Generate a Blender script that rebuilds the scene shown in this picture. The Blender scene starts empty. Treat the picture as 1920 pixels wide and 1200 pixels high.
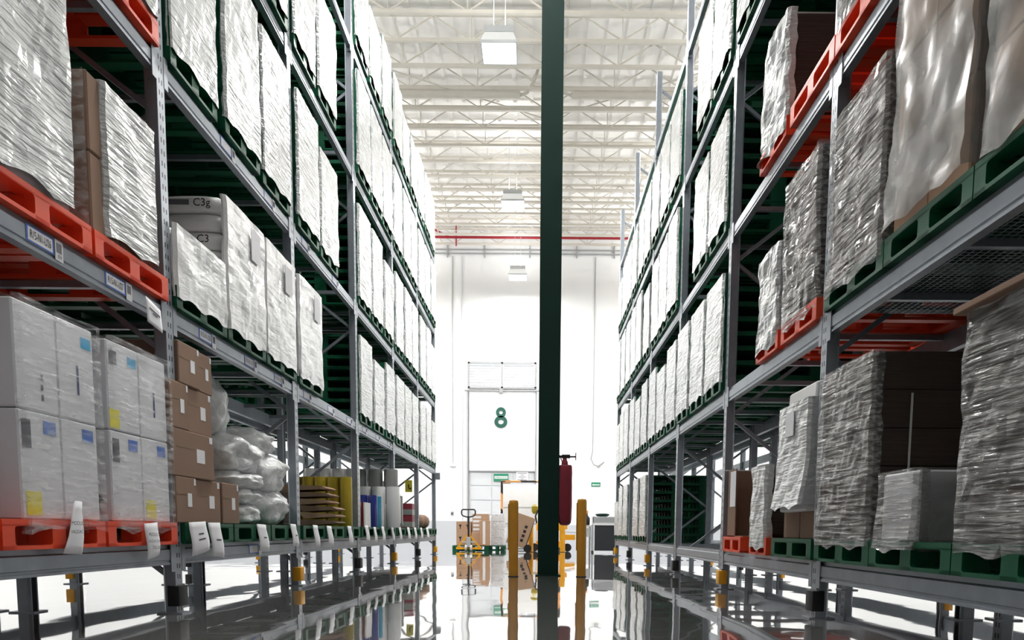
import bpy, bmesh, math, random
from mathutils import Vector, Matrix, noise
R = math.radians
random.seed(7)
scene = bpy.context.scene
COL = scene.collection

# ---------------------------------------------------------------- camera
FPX = 1400.0
PITCH, ROLL, PPX, PPY, CAMH = .0953, .0079, 1005.7, 1129.45, .6024
cam_data = bpy.data.cameras.new('camera')
cam = bpy.data.objects.new('camera', cam_data); COL.objects.link(cam)
cam_data.sensor_fit = 'HORIZONTAL'; cam_data.sensor_width = 36.0
cam_data.lens = 36.0 * FPX / 1920.0
cam_data.shift_x = (960 - PPX) / 1920.0
cam_data.shift_y = (PPY - 600) / 1920.0
cam_data.clip_start = .05; cam_data.clip_end = 200
cam.matrix_world = Matrix.Translation((0, 0, CAMH)) @ Matrix.Rotation(math.pi/2 - PITCH, 4, 'X') @ Matrix.Rotation(ROLL, 4, 'Z')
scene.camera = cam

# ---------------------------------------------------------------- light and exposure
world = bpy.data.worlds.new('world'); scene.world = world
world.use_nodes = True
world.node_tree.nodes['Background'].inputs[0].default_value = (.85, .92, 1, 1)
world.node_tree.nodes['Background'].inputs[1].default_value = .3
scene.view_settings.view_transform = 'Standard'
scene.view_settings.look = 'None'
scene.view_settings.gamma = 1
scene.view_settings.exposure = 0.85
scene.view_settings.use_curve_mapping = False
LAMP_W = 330
scene.cycles.diffuse_bounces = 5
scene.cycles.glossy_bounces = 3
scene.cycles.max_bounces = 8
LAMP_Z = 10.95
LAMPS = []
for lx, ys in ((-.85, (.2, 8.3, 16.4, 24.9, 31.0)), (-7.6, (0, 8.3, 16.4, 24.9, 31.0)), (6.6, (0, 8.3, 16.4, 24.9, 31.0)), (-14, (8.3, 24.9)), (13, (8.3, 24.9))):
    for ly in ys:
        LAMPS.append((lx, ly))
# ---------------------------------------------------------------- materials
MATS = {}
def mat(name, col, rough=.5, metal=0., spec=.5, var=0., vscale=4., bump=0., bscale=30., stretch=(1, 1, 1), rot=(0, 0, 0),
        alpha=None, coat=0., emit=None, estr=0., trans=0., rand=0., detail=4.):
    m = bpy.data.materials.new(name); m.use_nodes = True
    nt = m.node_tree; b = nt.nodes['Principled BSDF']; L = nt.links
    b.inputs['Base Color'].default_value = (*col, 1)
    b.inputs['Roughness'].default_value = rough
    b.inputs['Metallic'].default_value = metal
    b.inputs['Specular IOR Level'].default_value = spec
    b.inputs['Coat Weight'].default_value = coat
    b.inputs['Coat Roughness'].default_value = .08
    if trans: b.inputs['Transmission Weight'].default_value = trans
    if emit:
        b.inputs['Emission Color'].default_value = (*emit, 1); b.inputs['Emission Strength'].default_value = estr
    if var or bump or alpha:
        tc = nt.nodes.new('ShaderNodeTexCoord')
        oi = nt.nodes.new('ShaderNodeObjectInfo')
        off = nt.nodes.new('ShaderNodeVectorMath'); off.operation = 'MULTIPLY_ADD'
        comb = nt.nodes.new('ShaderNodeCombineXYZ')
        for k in range(3): L.new(oi.outputs['Random'], comb.inputs[k])
        L.new(comb.outputs[0], off.inputs[0]); off.inputs[1].default_value = (31, 17, 23); L.new(tc.outputs['Object'], off.inputs[2])
        mp = nt.nodes.new('ShaderNodeMapping'); L.new(off.outputs[0], mp.inputs[0])
        mp.inputs['Scale'].default_value = stretch; mp.inputs['Rotation'].default_value = rot
    if var:
        n = nt.nodes.new('ShaderNodeTexNoise'); n.inputs['Scale'].default_value = vscale; n.inputs['Detail'].default_value = 5
        L.new(mp.outputs[0], n.inputs['Vector'])
        mx = nt.nodes.new('ShaderNodeMix'); mx.data_type = 'RGBA'
        mx.inputs[6].default_value = (*[max(0, c*(1-var)) for c in col], 1)
        mx.inputs[7].default_value = (*[min(1, c*(1+var)) for c in col], 1)
        L.new(n.outputs['Fac'], mx.inputs[0]); L.new(mx.outputs[2], b.inputs['Base Color'])
    if bump or alpha:
        n2 = nt.nodes.new('ShaderNodeTexNoise'); n2.inputs['Scale'].default_value = bscale; n2.inputs['Detail'].default_value = detail
        n2.inputs['Distortion'].default_value = .4
        L.new(mp.outputs[0], n2.inputs['Vector'])
    if bump:
        bp = nt.nodes.new('ShaderNodeBump'); bp.inputs['Strength'].default_value = bump; bp.inputs['Distance'].default_value = .03
        L.new(n2.outputs['Fac'], bp.inputs['Height']); L.new(bp.outputs[0], b.inputs['Normal'])
    if alpha:
        mr = nt.nodes.new('ShaderNodeMapRange'); mr.inputs['From Min'].default_value = .38; mr.inputs['From Max'].default_value = .66
        mr.inputs['To Min'].default_value = alpha[0]; mr.inputs['To Max'].default_value = alpha[1]
        L.new(n2.outputs['Fac'], mr.inputs['Value']); L.new(mr.outputs[0], b.inputs['Alpha'])
    MATS[name] = m
    return m

mat('steel', (.30, .33, .37), .38, .55, var=.22, vscale=9)
mat('green_plastic', (.003, .088, .040), .45, spec=.3, var=.25, vscale=3)
mat('red_plastic', (.80, .075, .022), .42, var=.12, vscale=3)
mat('film_white', (.56, .58, .58), .2, bump=.75, bscale=3.2, stretch=(6, 1.1, 9), rot=(R(22), 0, 0), var=.30, vscale=3.2, coat=.3)
mat('film_white_b', (.56, .58, .58), .2, bump=.75, bscale=3.2, stretch=(6, 1.1, 9), rot=(R(-24), 0, 0), var=.30, vscale=3.2, coat=.3)
mat('film_soft', (.78, .79, .79), .25, bump=.35, bscale=2.6, stretch=(5, 1.2, 6), rot=(R(20), 0, 0), var=.08, vscale=2., coat=.25)
mat('film_grey', (.36, .36, .355), .14, bump=1., bscale=3.4, stretch=(6, 1.0, 14), rot=(R(-16), 0, 0), alpha=(.22, .85), var=.1, coat=.6)
mat('film_clear', (.80, .82, .83), .12, bump=.7, bscale=3., stretch=(4, 1.5, 9), rot=(R(12), 0, 0), alpha=(.02, .42), coat=.8)
mat('film_bag', (.22, .22, .212), .25, bump=.22, bscale=1.3, stretch=(2, 1.3, 2), rot=(R(-35), 0, 0), alpha=(.40, .80), var=.25, vscale=2.5, coat=.4)
mat('poly_bag', (.84, .86, .87), .3, bump=.9, bscale=9., alpha=(.75, 1.), var=.12, vscale=6, coat=.25)
mat('cardboard', (.27, .175, .125), .8, var=.12, vscale=2.5, spec=.25)
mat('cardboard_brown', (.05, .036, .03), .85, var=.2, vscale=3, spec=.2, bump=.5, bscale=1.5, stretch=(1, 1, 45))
mat('cardboard_light', (.46, .30, .20), .8, var=.1, spec=.25)
mat('white_carton', (.70, .71, .74), .55, var=.05)
mat('white_block', (.78, .78, .78), .6, var=.05)
mat('sack', (.74, .73, .73), .6, var=.10, vscale=7, bump=.25, bscale=12)
mat('paper', (.82, .82, .85), .7, var=.04)
mat('print_black', (.012, .012, .014), .6)
mat('print_grey', (.12, .12, .14), .7)
mat('print_navy', (.012, .02, .13), .5)
mat('print_blue', (.06, .16, .55), .5)
mat('print_cyan', (.06, .42, .72), .5)
mat('print_yellow', (.80, .72, .06), .5)
mat('rubber', (.008, .008, .010), .55)
mat('yellow_paint', (.78, .36, .008), .42, var=.1)
mat('bollard_yellow', (.50, .225, .010), .5, var=.15, vscale=6)
mat('pillar_green', (.0025, .022, .016), .55, spec=.18, var=.1)
mat('wall_white', (.88, .89, .90), .65, var=.015, vscale=.6)
mat('dado_grey', (.52, .54, .58), .6)
mat('door_grey', (.62, .64, .67), .45)
mat('trim_grey', (.36, .37, .38), .5)
mat('roof_white', (.90, .89, .87), .7, var=.03, vscale=.5)
mat('joist_cream', (.62, .59, .53), .6, var=.08)
mat('pipe_red', (.32, .012, .025), .4)
mat('extinguisher_red', (.19, .010, .026), .42, var=.2, vscale=8, bump=.25, bscale=6)
mat('number_green', (.004, .085, .06), .5)
mat('sign_green', (.01, .22, .12), .5)
mat('lamp_metal', (.62, .64, .66), .3, .4)
mat('lamp_glass', (.9, .93, .95), .1, emit=(1, .98, .94), estr=1.6)
mat('lamp_shade', (.80, .83, .84), .12, emit=(1, .98, .94), estr=.12, coat=.5)
mat('daylight', (.9, .95, 1), .3, emit=(.85, .93, 1), estr=.9)
mat('roll_yellow', (.36, .27, .015), .35, var=.2)
mat('roll_blue', (.010, .022, .20), .25, var=.1, coat=.5)
mat('roll_teal', (.02, .22, .36), .25, var=.1, coat=.5)
mat('roll_white', (.66, .66, .66), .35, var=.06)
mat('roll_grey', (.22, .23, .22), .35, var=.1)
mat('orange_stripe', (.80, .33, .08), .5)
mat('dark_panel', (.022, .024, .03), .55)
mat('wheel_white', (.6, .6, .58), .5)
mat('strap', (.5, .5, .48), .4)
mat('core', (.25, .17, .1), .8)

# upright steel with punched slots
def upright_material():
    m = mat('upright_steel', (.31, .34, .38), .36, .55, var=.2, vscale=9)
    nt = m.node_tree; L = nt.links; b = nt.nodes['Principled BSDF']
    tc = nt.nodes.new('ShaderNodeTexCoord'); sp = nt.nodes.new('ShaderNodeSeparateXYZ'); L.new(tc.outputs['Object'], sp.inputs[0])
    def math_(op, a, b_=None):
        n = nt.nodes.new('ShaderNodeMath'); n.operation = op
        for k, v in enumerate((a, b_)):
            if v is None: continue
            if isinstance(v, (int, float)): n.inputs[k].default_value = v
            else: L.new(v, n.inputs[k])
        return n.outputs[0]
    fz = math_('FRACT', math_('MULTIPLY', sp.outputs['Z'], 1/.075))
    mz = math_('LESS_THAN', math_('ABSOLUTE', math_('SUBTRACT', fz, .5)), .22)
    ay = math_('ABSOLUTE', sp.outputs['Y'])
    my = math_('LESS_THAN', math_('ABSOLUTE', math_('SUBTRACT', ay, .017)), .0075)
    msk = math_('MULTIPLY', mz, my)
    old = b.inputs['Base Color'].links[0].from_socket
    mx = nt.nodes.new('ShaderNodeMix'); mx.data_type = 'RGBA'
    L.new(msk, mx.inputs[0]); L.new(old, mx.inputs[6]); mx.inputs[7].default_value = (.006, .006, .008, 1)
    L.new(mx.outputs[2], b.inputs['Base Color'])
upright_material()

def floor_material():
    m = mat('floor_epoxy', (.20, .20, .195), .035, spec=.6)
    nt = m.node_tree; L = nt.links; b = nt.nodes['Principled BSDF']
    tc = nt.nodes.new('ShaderNodeTexCoord')
    mp = nt.nodes.new('ShaderNodeMapping'); L.new(tc.outputs['Object'], mp.inputs[0]); mp.inputs['Scale'].default_value = (1, .55, 1)
    n = nt.nodes.new('ShaderNodeTexNoise'); n.inputs['Scale'].default_value = 1.1; n.inputs['Detail'].default_value = 2.; n.inputs['Distortion'].default_value = .3
    L.new(mp.outputs[0], n.inputs['Vector'])
    bp = nt.nodes.new('ShaderNodeBump'); bp.inputs['Strength'].default_value = .22; bp.inputs['Distance'].default_value = .03
    L.new(n.outputs['Fac'], bp.inputs['Height']); L.new(bp.outputs[0], b.inputs['Normal'])
    n2 = nt.nodes.new('ShaderNodeTexNoise'); n2.inputs['Scale'].default_value = .7; n2.inputs['Detail'].default_value = 4
    L.new(tc.outputs['Object'], n2.inputs['Vector'])
    cr = nt.nodes.new('ShaderNodeMix'); cr.data_type = 'RGBA'; cr.inputs[6].default_value = (.17, .17, .165, 1); cr.inputs[7].default_value = (.235, .235, .23, 1)
    L.new(n2.outputs['Fac'], cr.inputs[0]); L.new(cr.outputs[2], b.inputs['Base Color'])
    b.inputs['Coat Weight'].default_value = 1.; b.inputs['Coat Roughness'].default_value = .02
    L.new(bp.outputs[0], b.inputs['Coat Normal'])
floor_material()

def stripe_material():
    m = mat('striped_pole', (.8, .33, .08), .5)
    nt = m.node_tree; L = nt.links; b = nt.nodes['Principled BSDF']
    tc = nt.nodes.new('ShaderNodeTexCoord'); w = nt.nodes.new('ShaderNodeTexWave')
    mp = nt.nodes.new('ShaderNodeMapping'); L.new(tc.outputs['Object'], mp.inputs[0]); L.new(mp.outputs[0], w.inputs['Vector'])
    w.bands_direction = 'DIAGONAL'; w.inputs['Scale'].default_value = .62
    r = nt.nodes.new('ShaderNodeValToRGB'); r.color_ramp.interpolation = 'CONSTANT'
    r.color_ramp.elements[0].color = (.02, .015, .015, 1); r.color_ramp.elements[1].color = (.8, .36, .12, 1); r.color_ramp.elements[1].position = .5
    L.new(w.outputs['Fac'], r.inputs[0]); L.new(r.outputs[0], b.inputs['Base Color'])
stripe_material()

# ---------------------------------------------------------------- mesh helpers
class MB:
    def __init__(s, o=(0, 0, 0)): s.v = []; s.f = []; s.o = Vector(o)
    def add(s, vs, fs):
        n = len(s.v); s.v += [tuple(Vector(p) - s.o) for p in vs]; s.f += [tuple(i + n for i in f) for f in fs]; return s
    def box(s, x0, x1, y0, y1, z0, z1):
        vs = [(x, y, z) for z in (z0, z1) for y in (y0, y1) for x in (x0, x1)]
        return s.add(vs, [(0, 2, 3, 1), (4, 5, 7, 6), (0, 1, 5, 4), (2, 6, 7, 3), (0, 4, 6, 2), (1, 3, 7, 5)])
    def bar(s, a, b, w, h, up=(0, 0, 1)):
        a, b = Vector(a), Vector(b); d = (b - a).normalized(); u = Vector(up)
        if abs(d.dot(u)) > .99: u = Vector((1, 0, 0))
        r = d.cross(u).normalized(); u = r.cross(d)
        vs = [p + r*(i*w/2) + u*(j*h/2) for p in (a, b) for i, j in ((-1, -1), (1, -1), (1, 1), (-1, 1))]
        return s.add(vs, [(0, 1, 2, 3), (4, 7, 6, 5), (0, 4, 5, 1), (1, 5, 6, 2), (2, 6, 7, 3), (3, 7, 4, 0)])
    def tube(s, a, b, r, n=10, r2=None):
        a, b = Vector(a), Vector(b); d = (b - a).normalized(); u = Vector((0, 0, 1)) if abs(d.z) < .9 else Vector((1, 0, 0))
        p = d.cross(u).normalized(); q = d.cross(p); r2 = r if r2 is None else r2
        vs = [c + (p*math.cos(t) + q*math.sin(t))*rr for c, rr in ((a, r), (b, r2)) for t in [2*math.pi*k/n for k in range(n)]]
        fs = [(k, (k+1) % n, n + (k+1) % n, n + k) for k in range(n)] + [tuple(range(n))[::-1], tuple(range(n, 2*n))]
        return s.add(vs, fs)
    def path(s, pts, r, n=8):
        for a, b in zip(pts, pts[1:]): s.tube(a, b, r, n)
        return s
    def lathe(s, c, prof, n=18):
        c = Vector(c); vs = []; fs = []
        for r, z in prof:
            for k in range(n):
                t = 2*math.pi*k/n; vs.append(c + Vector((r*math.cos(t), r*math.sin(t), z)))
        m = len(prof)
        for i in range(m-1):
            for k in range(n): fs.append((i*n+k, i*n+(k+1) % n, (i+1)*n+(k+1) % n, (i+1)*n+k))
        fs += [tuple(range(n))[::-1], tuple(range((m-1)*n, m*n))]
        return s.add(vs, fs)
    def prism(s, poly, axis, a, b):   # poly in the other two axes, extruded from a to b
        n = len(poly); vs = []
        for t in (a, b):
            for p in poly:
                vs.append((t, p[0], p[1]) if axis == 'x' else (p[0], t, p[1]) if axis == 'y' else (p[0], p[1], t))
        return s.add(vs, [tuple(range(n))[::-1], tuple(range(n, 2*n))] + [(k, (k+1) % n, n+(k+1) % n, n+k) for k in range(n)])
    def mesh(s, name, m, smooth=False):
        me = bpy.data.meshes.new(name); me.from_pydata(s.v, [], s.f); me.update()
        bm = bmesh.new(); bm.from_mesh(me); bmesh.ops.recalc_face_normals(bm, faces=bm.faces); bm.to_mesh(me); bm.free()
        me.materials.append(MATS[m])
        if smooth:
            for p in me.polygons: p.use_smooth = True
            try: me.set_sharp_from_angle(angle=R(40))
            except Exception: pass
        return me
    def build(s, name, m, parent=None, smooth=False, loc=(0, 0, 0)):
        return ob(name, s.mesh(name, m, smooth), parent, loc)

def ob(name, me, parent=None, loc=(0, 0, 0), rz=0.):
    o = bpy.data.objects.new(name, me); COL.objects.link(o); o.location = loc
    if rz: o.rotation_euler.z = rz
    if parent: o.parent = parent
    return o
def tag(o, label, cat, group=None):
    o['label'] = label; o['category'] = cat
    if group: o['group'] = group
    return o
def thing(name, label, cat, loc=(0, 0, 0), rz=0., group=None):
    return tag(ob(name, None, None, loc, rz), label, cat, group)
def struct(o, kind='structure'):
    o['kind'] = kind; return o
def copy_tree(o, parent=None):
    c = o.copy(); COL.objects.link(c); c.parent = parent
    for ch in list(o.children): copy_tree(ch, c)
    return c

CACHE = {}
def rbox(dx, dy, dz, bev=.008, m='cardboard', seg=1, name='carton'):
    key = (round(dx, 3), round(dy, 3), round(dz, 3), bev, m, seg)
    if key in CACHE: return CACHE[key]
    bm = bmesh.new(); bmesh.ops.create_cube(bm, size=1)
    for v in bm.verts: v.co = Vector((v.co.x*dx, v.co.y*dy, v.co.z*dz + dz/2))
    bmesh.ops.bevel(bm, geom=list(bm.edges), offset=bev, segments=seg, affect='EDGES', profile=.5)
    me = bpy.data.meshes.new(name); bm.to_mesh(me); bm.free(); me.materials.append(MATS[m])
    if seg > 1:
        for p in me.polygons: p.use_smooth = True
    CACHE[key] = me; return me

def text_mesh(txt, size, m, align='CENTER'):
    key = ('t', txt, size, m, align)
    if key in CACHE: return CACHE[key]
    cu = bpy.data.curves.new('lettering', 'FONT'); cu.body = txt; cu.size = size; cu.align_x = align; cu.align_y = 'CENTER'
    cu.resolution_u = 3
    o = bpy.data.objects.new('lettering', cu); COL.objects.link(o)
    dg = bpy.context.evaluated_depsgraph_get()
    me = bpy.data.meshes.new_from_object(o.evaluated_get(dg)); bpy.data.objects.remove(o); bpy.data.curves.remove(cu)
    me.materials.clear(); me.materials.append(MATS[m]); CACHE[key] = me
    return me
def text(name, txt, size, m, parent, loc, face, roll=0., sx=1., align='CENTER'):
    # face: the direction the letters look towards: '+x', '-x', '-y', '+y' in the parent's frame
    o = ob(name, text_mesh(txt, size, m, align), parent, loc)
    rz = {'-y': 0, '+x': math.pi/2, '+y': math.pi, '-x': -math.pi/2}[face]
    o.rotation_euler = (Matrix.Rotation(rz, 3, 'Z') @ Matrix.Rotation(math.pi/2, 3, 'X') @ Matrix.Rotation(roll, 3, 'Z')).to_euler()
    o.scale = (sx, 1, 1)
    return o

# ---------------------------------------------------------------- the hall
HX0, HX1, HY0, HY1, HZ = -20., 18., -26., 33.0, 13.3
struct(MB().box(HX0, HX1, HY0, HY1+.3, -.3, 0).build('floor', 'floor_epoxy'))
wall = struct(MB().box(HX0, HX1, HY1, HY1+.3, 0, HZ).build('wall_back', 'wall_white'))
struct(MB().box(HX0-.3, HX0, HY0, HY1+.3, 0, HZ).build('wall_left', 'wall_white'))
struct(MB().box(HX1, HX1+.3, HY0, HY1+.3, 0, HZ).build('wall_right', 'wall_white'))
struct(MB().box(HX0-.3, HX1+.3, HY0-.3, HY0, 0, HZ).build('wall_front', 'wall_white'))
ceiling = MB()
ceiling.box(HX0-.3, HX1+.3, HY0-.3, HY1+.3, HZ, HZ+.2)
ceil_o = struct(ceiling.build('ceiling', 'roof_white'))
# corrugated deck ribs run along the hall
dm = MB()
for k in range(int((HX1-HX0)/.5)):
    x = HX0 + .25 + k*.5
    if -9 < x < 9: dm.box(x-.05, x+.05, 8, HY1, HZ-.04, HZ)
struct(dm.build('deck_rib', 'roof_white', ceil_o), 'stuff')
# open web joists across the hall
JZ, JD = 12.5, .66
jm = MB(); jm.box(-10, 10, -.045, .045, 0, .075); jm.box(-10, 10, -.045, .045, JD-.06, JD)
joist_me = jm.mesh('joist', 'joist_cream')
wm = MB(); P = 1.85
for i in range(-5, 6):
    xb = .15 + i*P
    if xb - P/2 < -9.9 or xb + P/2 > 9.9: continue
    wm.bar((xb, 0, .06), (xb + P/2, 0, JD-.05), .028, .028)
    wm.bar((xb, 0, .06), (xb - P/2, 0, JD-.05), .028, .028)
    wm.bar((xb, 0, .06), (xb, 0, JD-.05), .022, .022)
web_me = wm.mesh('web_bars', 'joist_cream')
for k in range(19):
    y = 14.5 + k*1.0
    j = ob('joist', joist_me, ceil_o, (0, y, JZ)); ob('web_bars', web_me, j)
g = MB()
g.box(.05, .25, 6, HY1, JZ-.28, JZ-.2); g.box(.05, .25, 6, HY1, JZ+.55, JZ+.62)
for k in range(24):
    y = 8 + k*1.0
    g.bar((.15, y, JZ-.22), (.15, y+.5, JZ+.57), .04, .04); g.bar((.15, y+.5, JZ+.57), (.15, y+1, JZ-.22), .04, .04)
g.build('girder', 'joist_cream', ceil_o)
for x, z, r in ((-4.6, JZ+.35, .022), (-4.15, JZ+.3, .022), (4.0, JZ+.3, .022)):
    MB().tube((x, 8, z), (x, HY1, z), r).build('conduit', 'joist_cream', ceil_o)
# diagonal rod bracing
MB().tube((-4.2, 20.5, JZ+.02), (.1, 22.9, JZ+.02), .018).build('tie_rod', 'joist_cream', ceil_o)
MB().tube((4.5, 20.5, JZ+.02), (.2, 22.9, JZ+.02), .018).build('tie_rod', 'joist_cream', ceil_o)
# heavier cross pipe and curved conduit at the column
cp = MB(); cp.tube((-6, 21.5, JZ-.12), (-.55, 21.5, JZ-.12), .09, 12); cp.tube((.85, 21.5, JZ-.12), (6, 21.5, JZ-.12), .09, 12)
cp.path([(-.55, 21.5, JZ-.12), (-.35, 21.5, JZ-.05), (-.15, 21.5, JZ+.3), (-.05, 21.5, JZ+.6)], .04)
cp.path([(.85, 21.5, JZ-.12), (.65, 21.5, JZ-.05), (.45, 21.5, JZ+.3), (.35, 21.5, JZ+.6)], .04)
cp.build('cross_pipe', 'joist_cream', ceil_o, True)

# red sprinkler main with hangers
t = thing('sprinkler_pipe', 'long red sprinkler pipe under the roof at the end wall', 'pipe', (0, 32.3, 12.72))
MB().tube((-8, 0, .0), (8, 0, .0), .05, 10).build('pipe', 'pipe_red', t, True)
MB().tube((-3.45, 0, -.35), (-3.45, 0, .52), .03).build('riser', 'pipe_red', t)
MB().tube((-4.9, 0, .85 - .3), (-3.7, 0, 0), .035).build('branch', 'pipe_red', t)

# conduits along the top of the end wall
t = thing('wall_conduit_run', 'pair of thin grey horizontal conduits high on the end wall', 'conduit', (0, HY1, 12.2))
for z in (12.30, 12.46): MB((0, HY1, 12.2)).tube((-9, HY1-.05, z), (9, HY1-.05, z), .028).build('conduit', 'trim_grey', t, True)
for x in (-3.9, -2.3, -.4, 1.6, 3.2): MB((0, HY1, 12.2)).box(x-.02, x+.02, HY1-.08, HY1, 12.15, 12.75).build('hanger', 'trim_grey', t)
def drop(label, x, z0, z1, name='cable_conduit', m='trim_grey', r=.018, box=True):
    t = thing(name, label, 'conduit', (x, HY1, z0))
    MB((x, HY1, z0)).tube((x, HY1-.03, z0), (x, HY1-.03, z1), r).build('tube', m, t, True)
    if box: MB((x, HY1, z0)).box(x-.14, x+.14, HY1-.1, HY1, z0-.12, z0).build('junction_box', 'wall_white', t)
    return t
drop('thin vertical conduit on end wall ending in a small white box', -3.68, 3.5, 12.2)
drop('thin vertical conduit running full height just left of the dock door', -3.27, 1.05, 12.2, box=False, m='door_grey')
t = drop('thin vertical cable on end wall right of green column', 2.40, 4.1, 12.2, box=False)
MB((2.40, HY1, 4.1)).path([(2.40, HY1-.03, 4.1), (2.33, HY1-.03, 3.75), (2.45, HY1-.05, 3.5), (2.75, HY1-.06, 3.42)], .02).build('loose_end', 'trim_grey', t)
MB((2.40, HY1, 4.1)).path([(2.6, HY1-.06, 3.4), (2.9, HY1-.06, 3.62)], .03).build('plug', 'trim_grey', t)

# grey skirting band of the end wall
struct(MB().box(HX0, -3.05, HY1-.03, HY1, 0, 1.02).build('baseboard_back_1', 'dado_grey'))
struct(MB().box(.05, HX1, HY1-.03, HY1, 0, .88).build('baseboard_back_2', 'dado_grey'))

# dock door 8
door = struct(MB((-1.54, HY1, 0)).box(-2.97, -.11, HY1-.05, HY1-.01, 0, 3.18).build('door_1', 'door_grey', None, loc=(-1.54, HY1, 0)))
for r_ in range(5):
    for c_ in range(3):
        x0 = -2.93 + c_*.94; z0 = .02 + r_*.63
        MB((-1.54, HY1, 0)).box(x0+.02, x0+.91, HY1-.075, HY1-.05, z0+.03, z0+.60).build('door_panel', 'door_grey', door)
MB((-1.54, HY1, 0)).box(-2.97, -.11, HY1-.12, HY1, 3.2, 6.55).build('header_panel', 'wall_white', door)
for x in (-3.03, -.08): MB((-1.54, HY1, 0)).box(x-.03, x+.03, HY1-.16, HY1, 0, 6.62).build('door_track', 'trim_grey', door)
MB((-1.54, HY1, 0)).box(-2.97, -.11, HY1-.14, HY1, 3.16, 3.21).build('header_lip', 'trim_grey', door)
MB((-1.54, HY1, 0)).tube((-3.15, HY1-.18, 6.6), (.05, HY1-.18, 6.6), .035).build('spring_shaft', 'trim_grey', door, True)
MB((-1.54, HY1, 0)).box(-1.66, -1.52, HY1-.25, HY1-.1, 6.5, 6.68).build('shaft_bracket', 'trim_grey', door)
n8 = text('number', '8', 1.18, 'number_green', door, (-1.595+1.54, -.14, 5.47), '-y'); n8['label'] = 'green painted number 8'
n8.data = n8.data.copy()
md = n8.modifiers.new('thick', 'SOLIDIFY'); md.thickness = .04
# bold strokes: two rings
bpy.data.objects.remove(n8)
r8 = MB()
def ring(cx, cz, ro, ri, rox, rix):
    n = 28; vs = []
    for yy in (0, -.04):
        for ra, rb in ((rox, ro), (rix, ri)):
            for k in range(n):
                a = 2*math.pi*k/n; vs.append((cx + ra*math.cos(a), yy, cz + rb*math.sin(a)))
    fs = []
    for k in range(n):
        q = (k+1) % n
        fs += [(k, q, n+q, n+k), (2*n+k, 3*n+k, 3*n+q, 2*n+q), (k, 2*n+k, 2*n+q, q), (n+k, n+q, 3*n+q, 3*n+k)]
    r8.add(vs, fs)
ring(0, .215, .22, .085, .215, .085); ring(0, -.185, .255, .105, .28, .125)
n8 = r8.build('number', 'number_green', door, loc=(-.055, -.125, 5.47)); n8['label'] = 'dark green number 8'
# louvred window over the door
win = struct(MB((-1.55, HY1, 6.75)).box(-2.96, -.14, HY1-.04, HY1-.02, 6.76, 7.74).build('window_1', 'daylight', None, loc=(-1.55, HY1, 6.75)))
for x0, x1 in ((-2.96, -1.58), (-1.52, -.14)):
    for k in range(8):
        z = 6.80 + k*.117
        MB((-1.55, HY1, 6.75)).bar((x0+.03, HY1-.09, z+.03), (x1-.03, HY1-.09, z+.03), .03, .030, (0, .3, 1)).build('louvre_slat', 'trim_grey', win)
fr = MB((-1.55, HY1, 6.75))
for a in ((-3.02, -2.94, 6.7, 7.8), (-.16, -.08, 6.7, 7.8), (-1.59, -1.51, 6.7, 7.8)): fr.box(a[0], a[1], HY1-.16, HY1, a[2], a[3])
for a in ((6.68, 6.77), (7.73, 7.81)): fr.box(-3.02, -.08, HY1-.16, HY1, *a)
fr.build('window_frame', 'trim_grey', win)
# signs
t = thing('dock_sign', 'green sign with white lettering hung on the dock door', 'sign', (-1.58, HY1-.1, 2.75))
MB().box(-.32, .32, -.03, 0, 0, .32).build('plate', 'sign_green', t)
MB().box(-.29, .29, -.035, -.03, .10, .22).build('white_band', 'white_block', t)
text('lettering', 'EMBARQUES', .10, 'sign_green', t, (0, -.04, .155), '-y')
t = thing('notice_sheet', 'white printed notice beside the green dock sign', 'notice', (-.66, HY1-.1, 2.74))
MB().box(-.26, .26, -.02, 0, 0, .44).build('sheet', 'paper', t)
for z, w in ((.36, .2), (.28, .08), (.2, .17), (.13, .06), (.07, .2)): MB().box(-w, w, -.024, -.02, z-.012, z+.012).build('print_line', 'print_grey', t)
t = thing('exit_sign', 'small green and white exit arrow sign on end wall', 'sign', (2.56, HY1, 2.56))
MB().box(-.2, .2, -.03, 0, 0, .18).build('plate', 'sign_green', t)
MB().prism([(-.17, .07), (-.11, .025), (-.11, .05), (.17, .05), (.17, .09), (-.11, .09), (-.11, .115)], 'y', -.036, -.03).build('arrow', 'white_block', t)
t = thing('wall_socket', 'tiny dark socket low on the end wall left of door', 'socket', (-3.72, HY1, 1.28))
MB().box(-.06, .06, -.05, 0, 0, .14).build('box', 'trim_grey', t); MB().tube((0, -.05, .07), (0, -.1, .05), .03).build('plug', 'rubber', t)

# ---------------------------------------------------------------- lamps
def make_lamp():
    t = thing('high_bay_lamp', 'lamp', 'lamp')
    MB().box(-.30, .30, -.30, .30, .22, .34).build('housing', 'lamp_metal', t)
    fm = MB()
    for a in ((-.37, -.345, -.37, .37), (.345, .37, -.37, .37), (-.345, .345, -.37, -.345), (-.345, .345, .345, .37)): fm.box(a[0], a[1], a[2], a[3], -.03, .02)
    fm.build('frame', 'lamp_metal', t)
    sk = MB(); sk.add([(-.36, -.36, .02), (.36, -.36, .02), (.36, .36, .02), (-.36, .36, .02), (-.28, -.28, .24), (.28, -.28, .24), (.28, .28, .24), (-.28, .28, .24)],
                      [(0, 1, 5, 4), (1, 2, 6, 5), (2, 3, 7, 6), (3, 0, 4, 7)])
    sk.build('shade', 'lamp_shade', t)
    MB().box(-.345, .345, -.345, .345, -.02, -.005).build('diffuser', 'lamp_glass', t)
    for x in (-.12, .12): MB().tube((0, 0, 0), (0, 0, 1), .008, 6).build('hanger_rod', 'lamp_metal', t, loc=(x, 0, .34))
    return t
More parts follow.
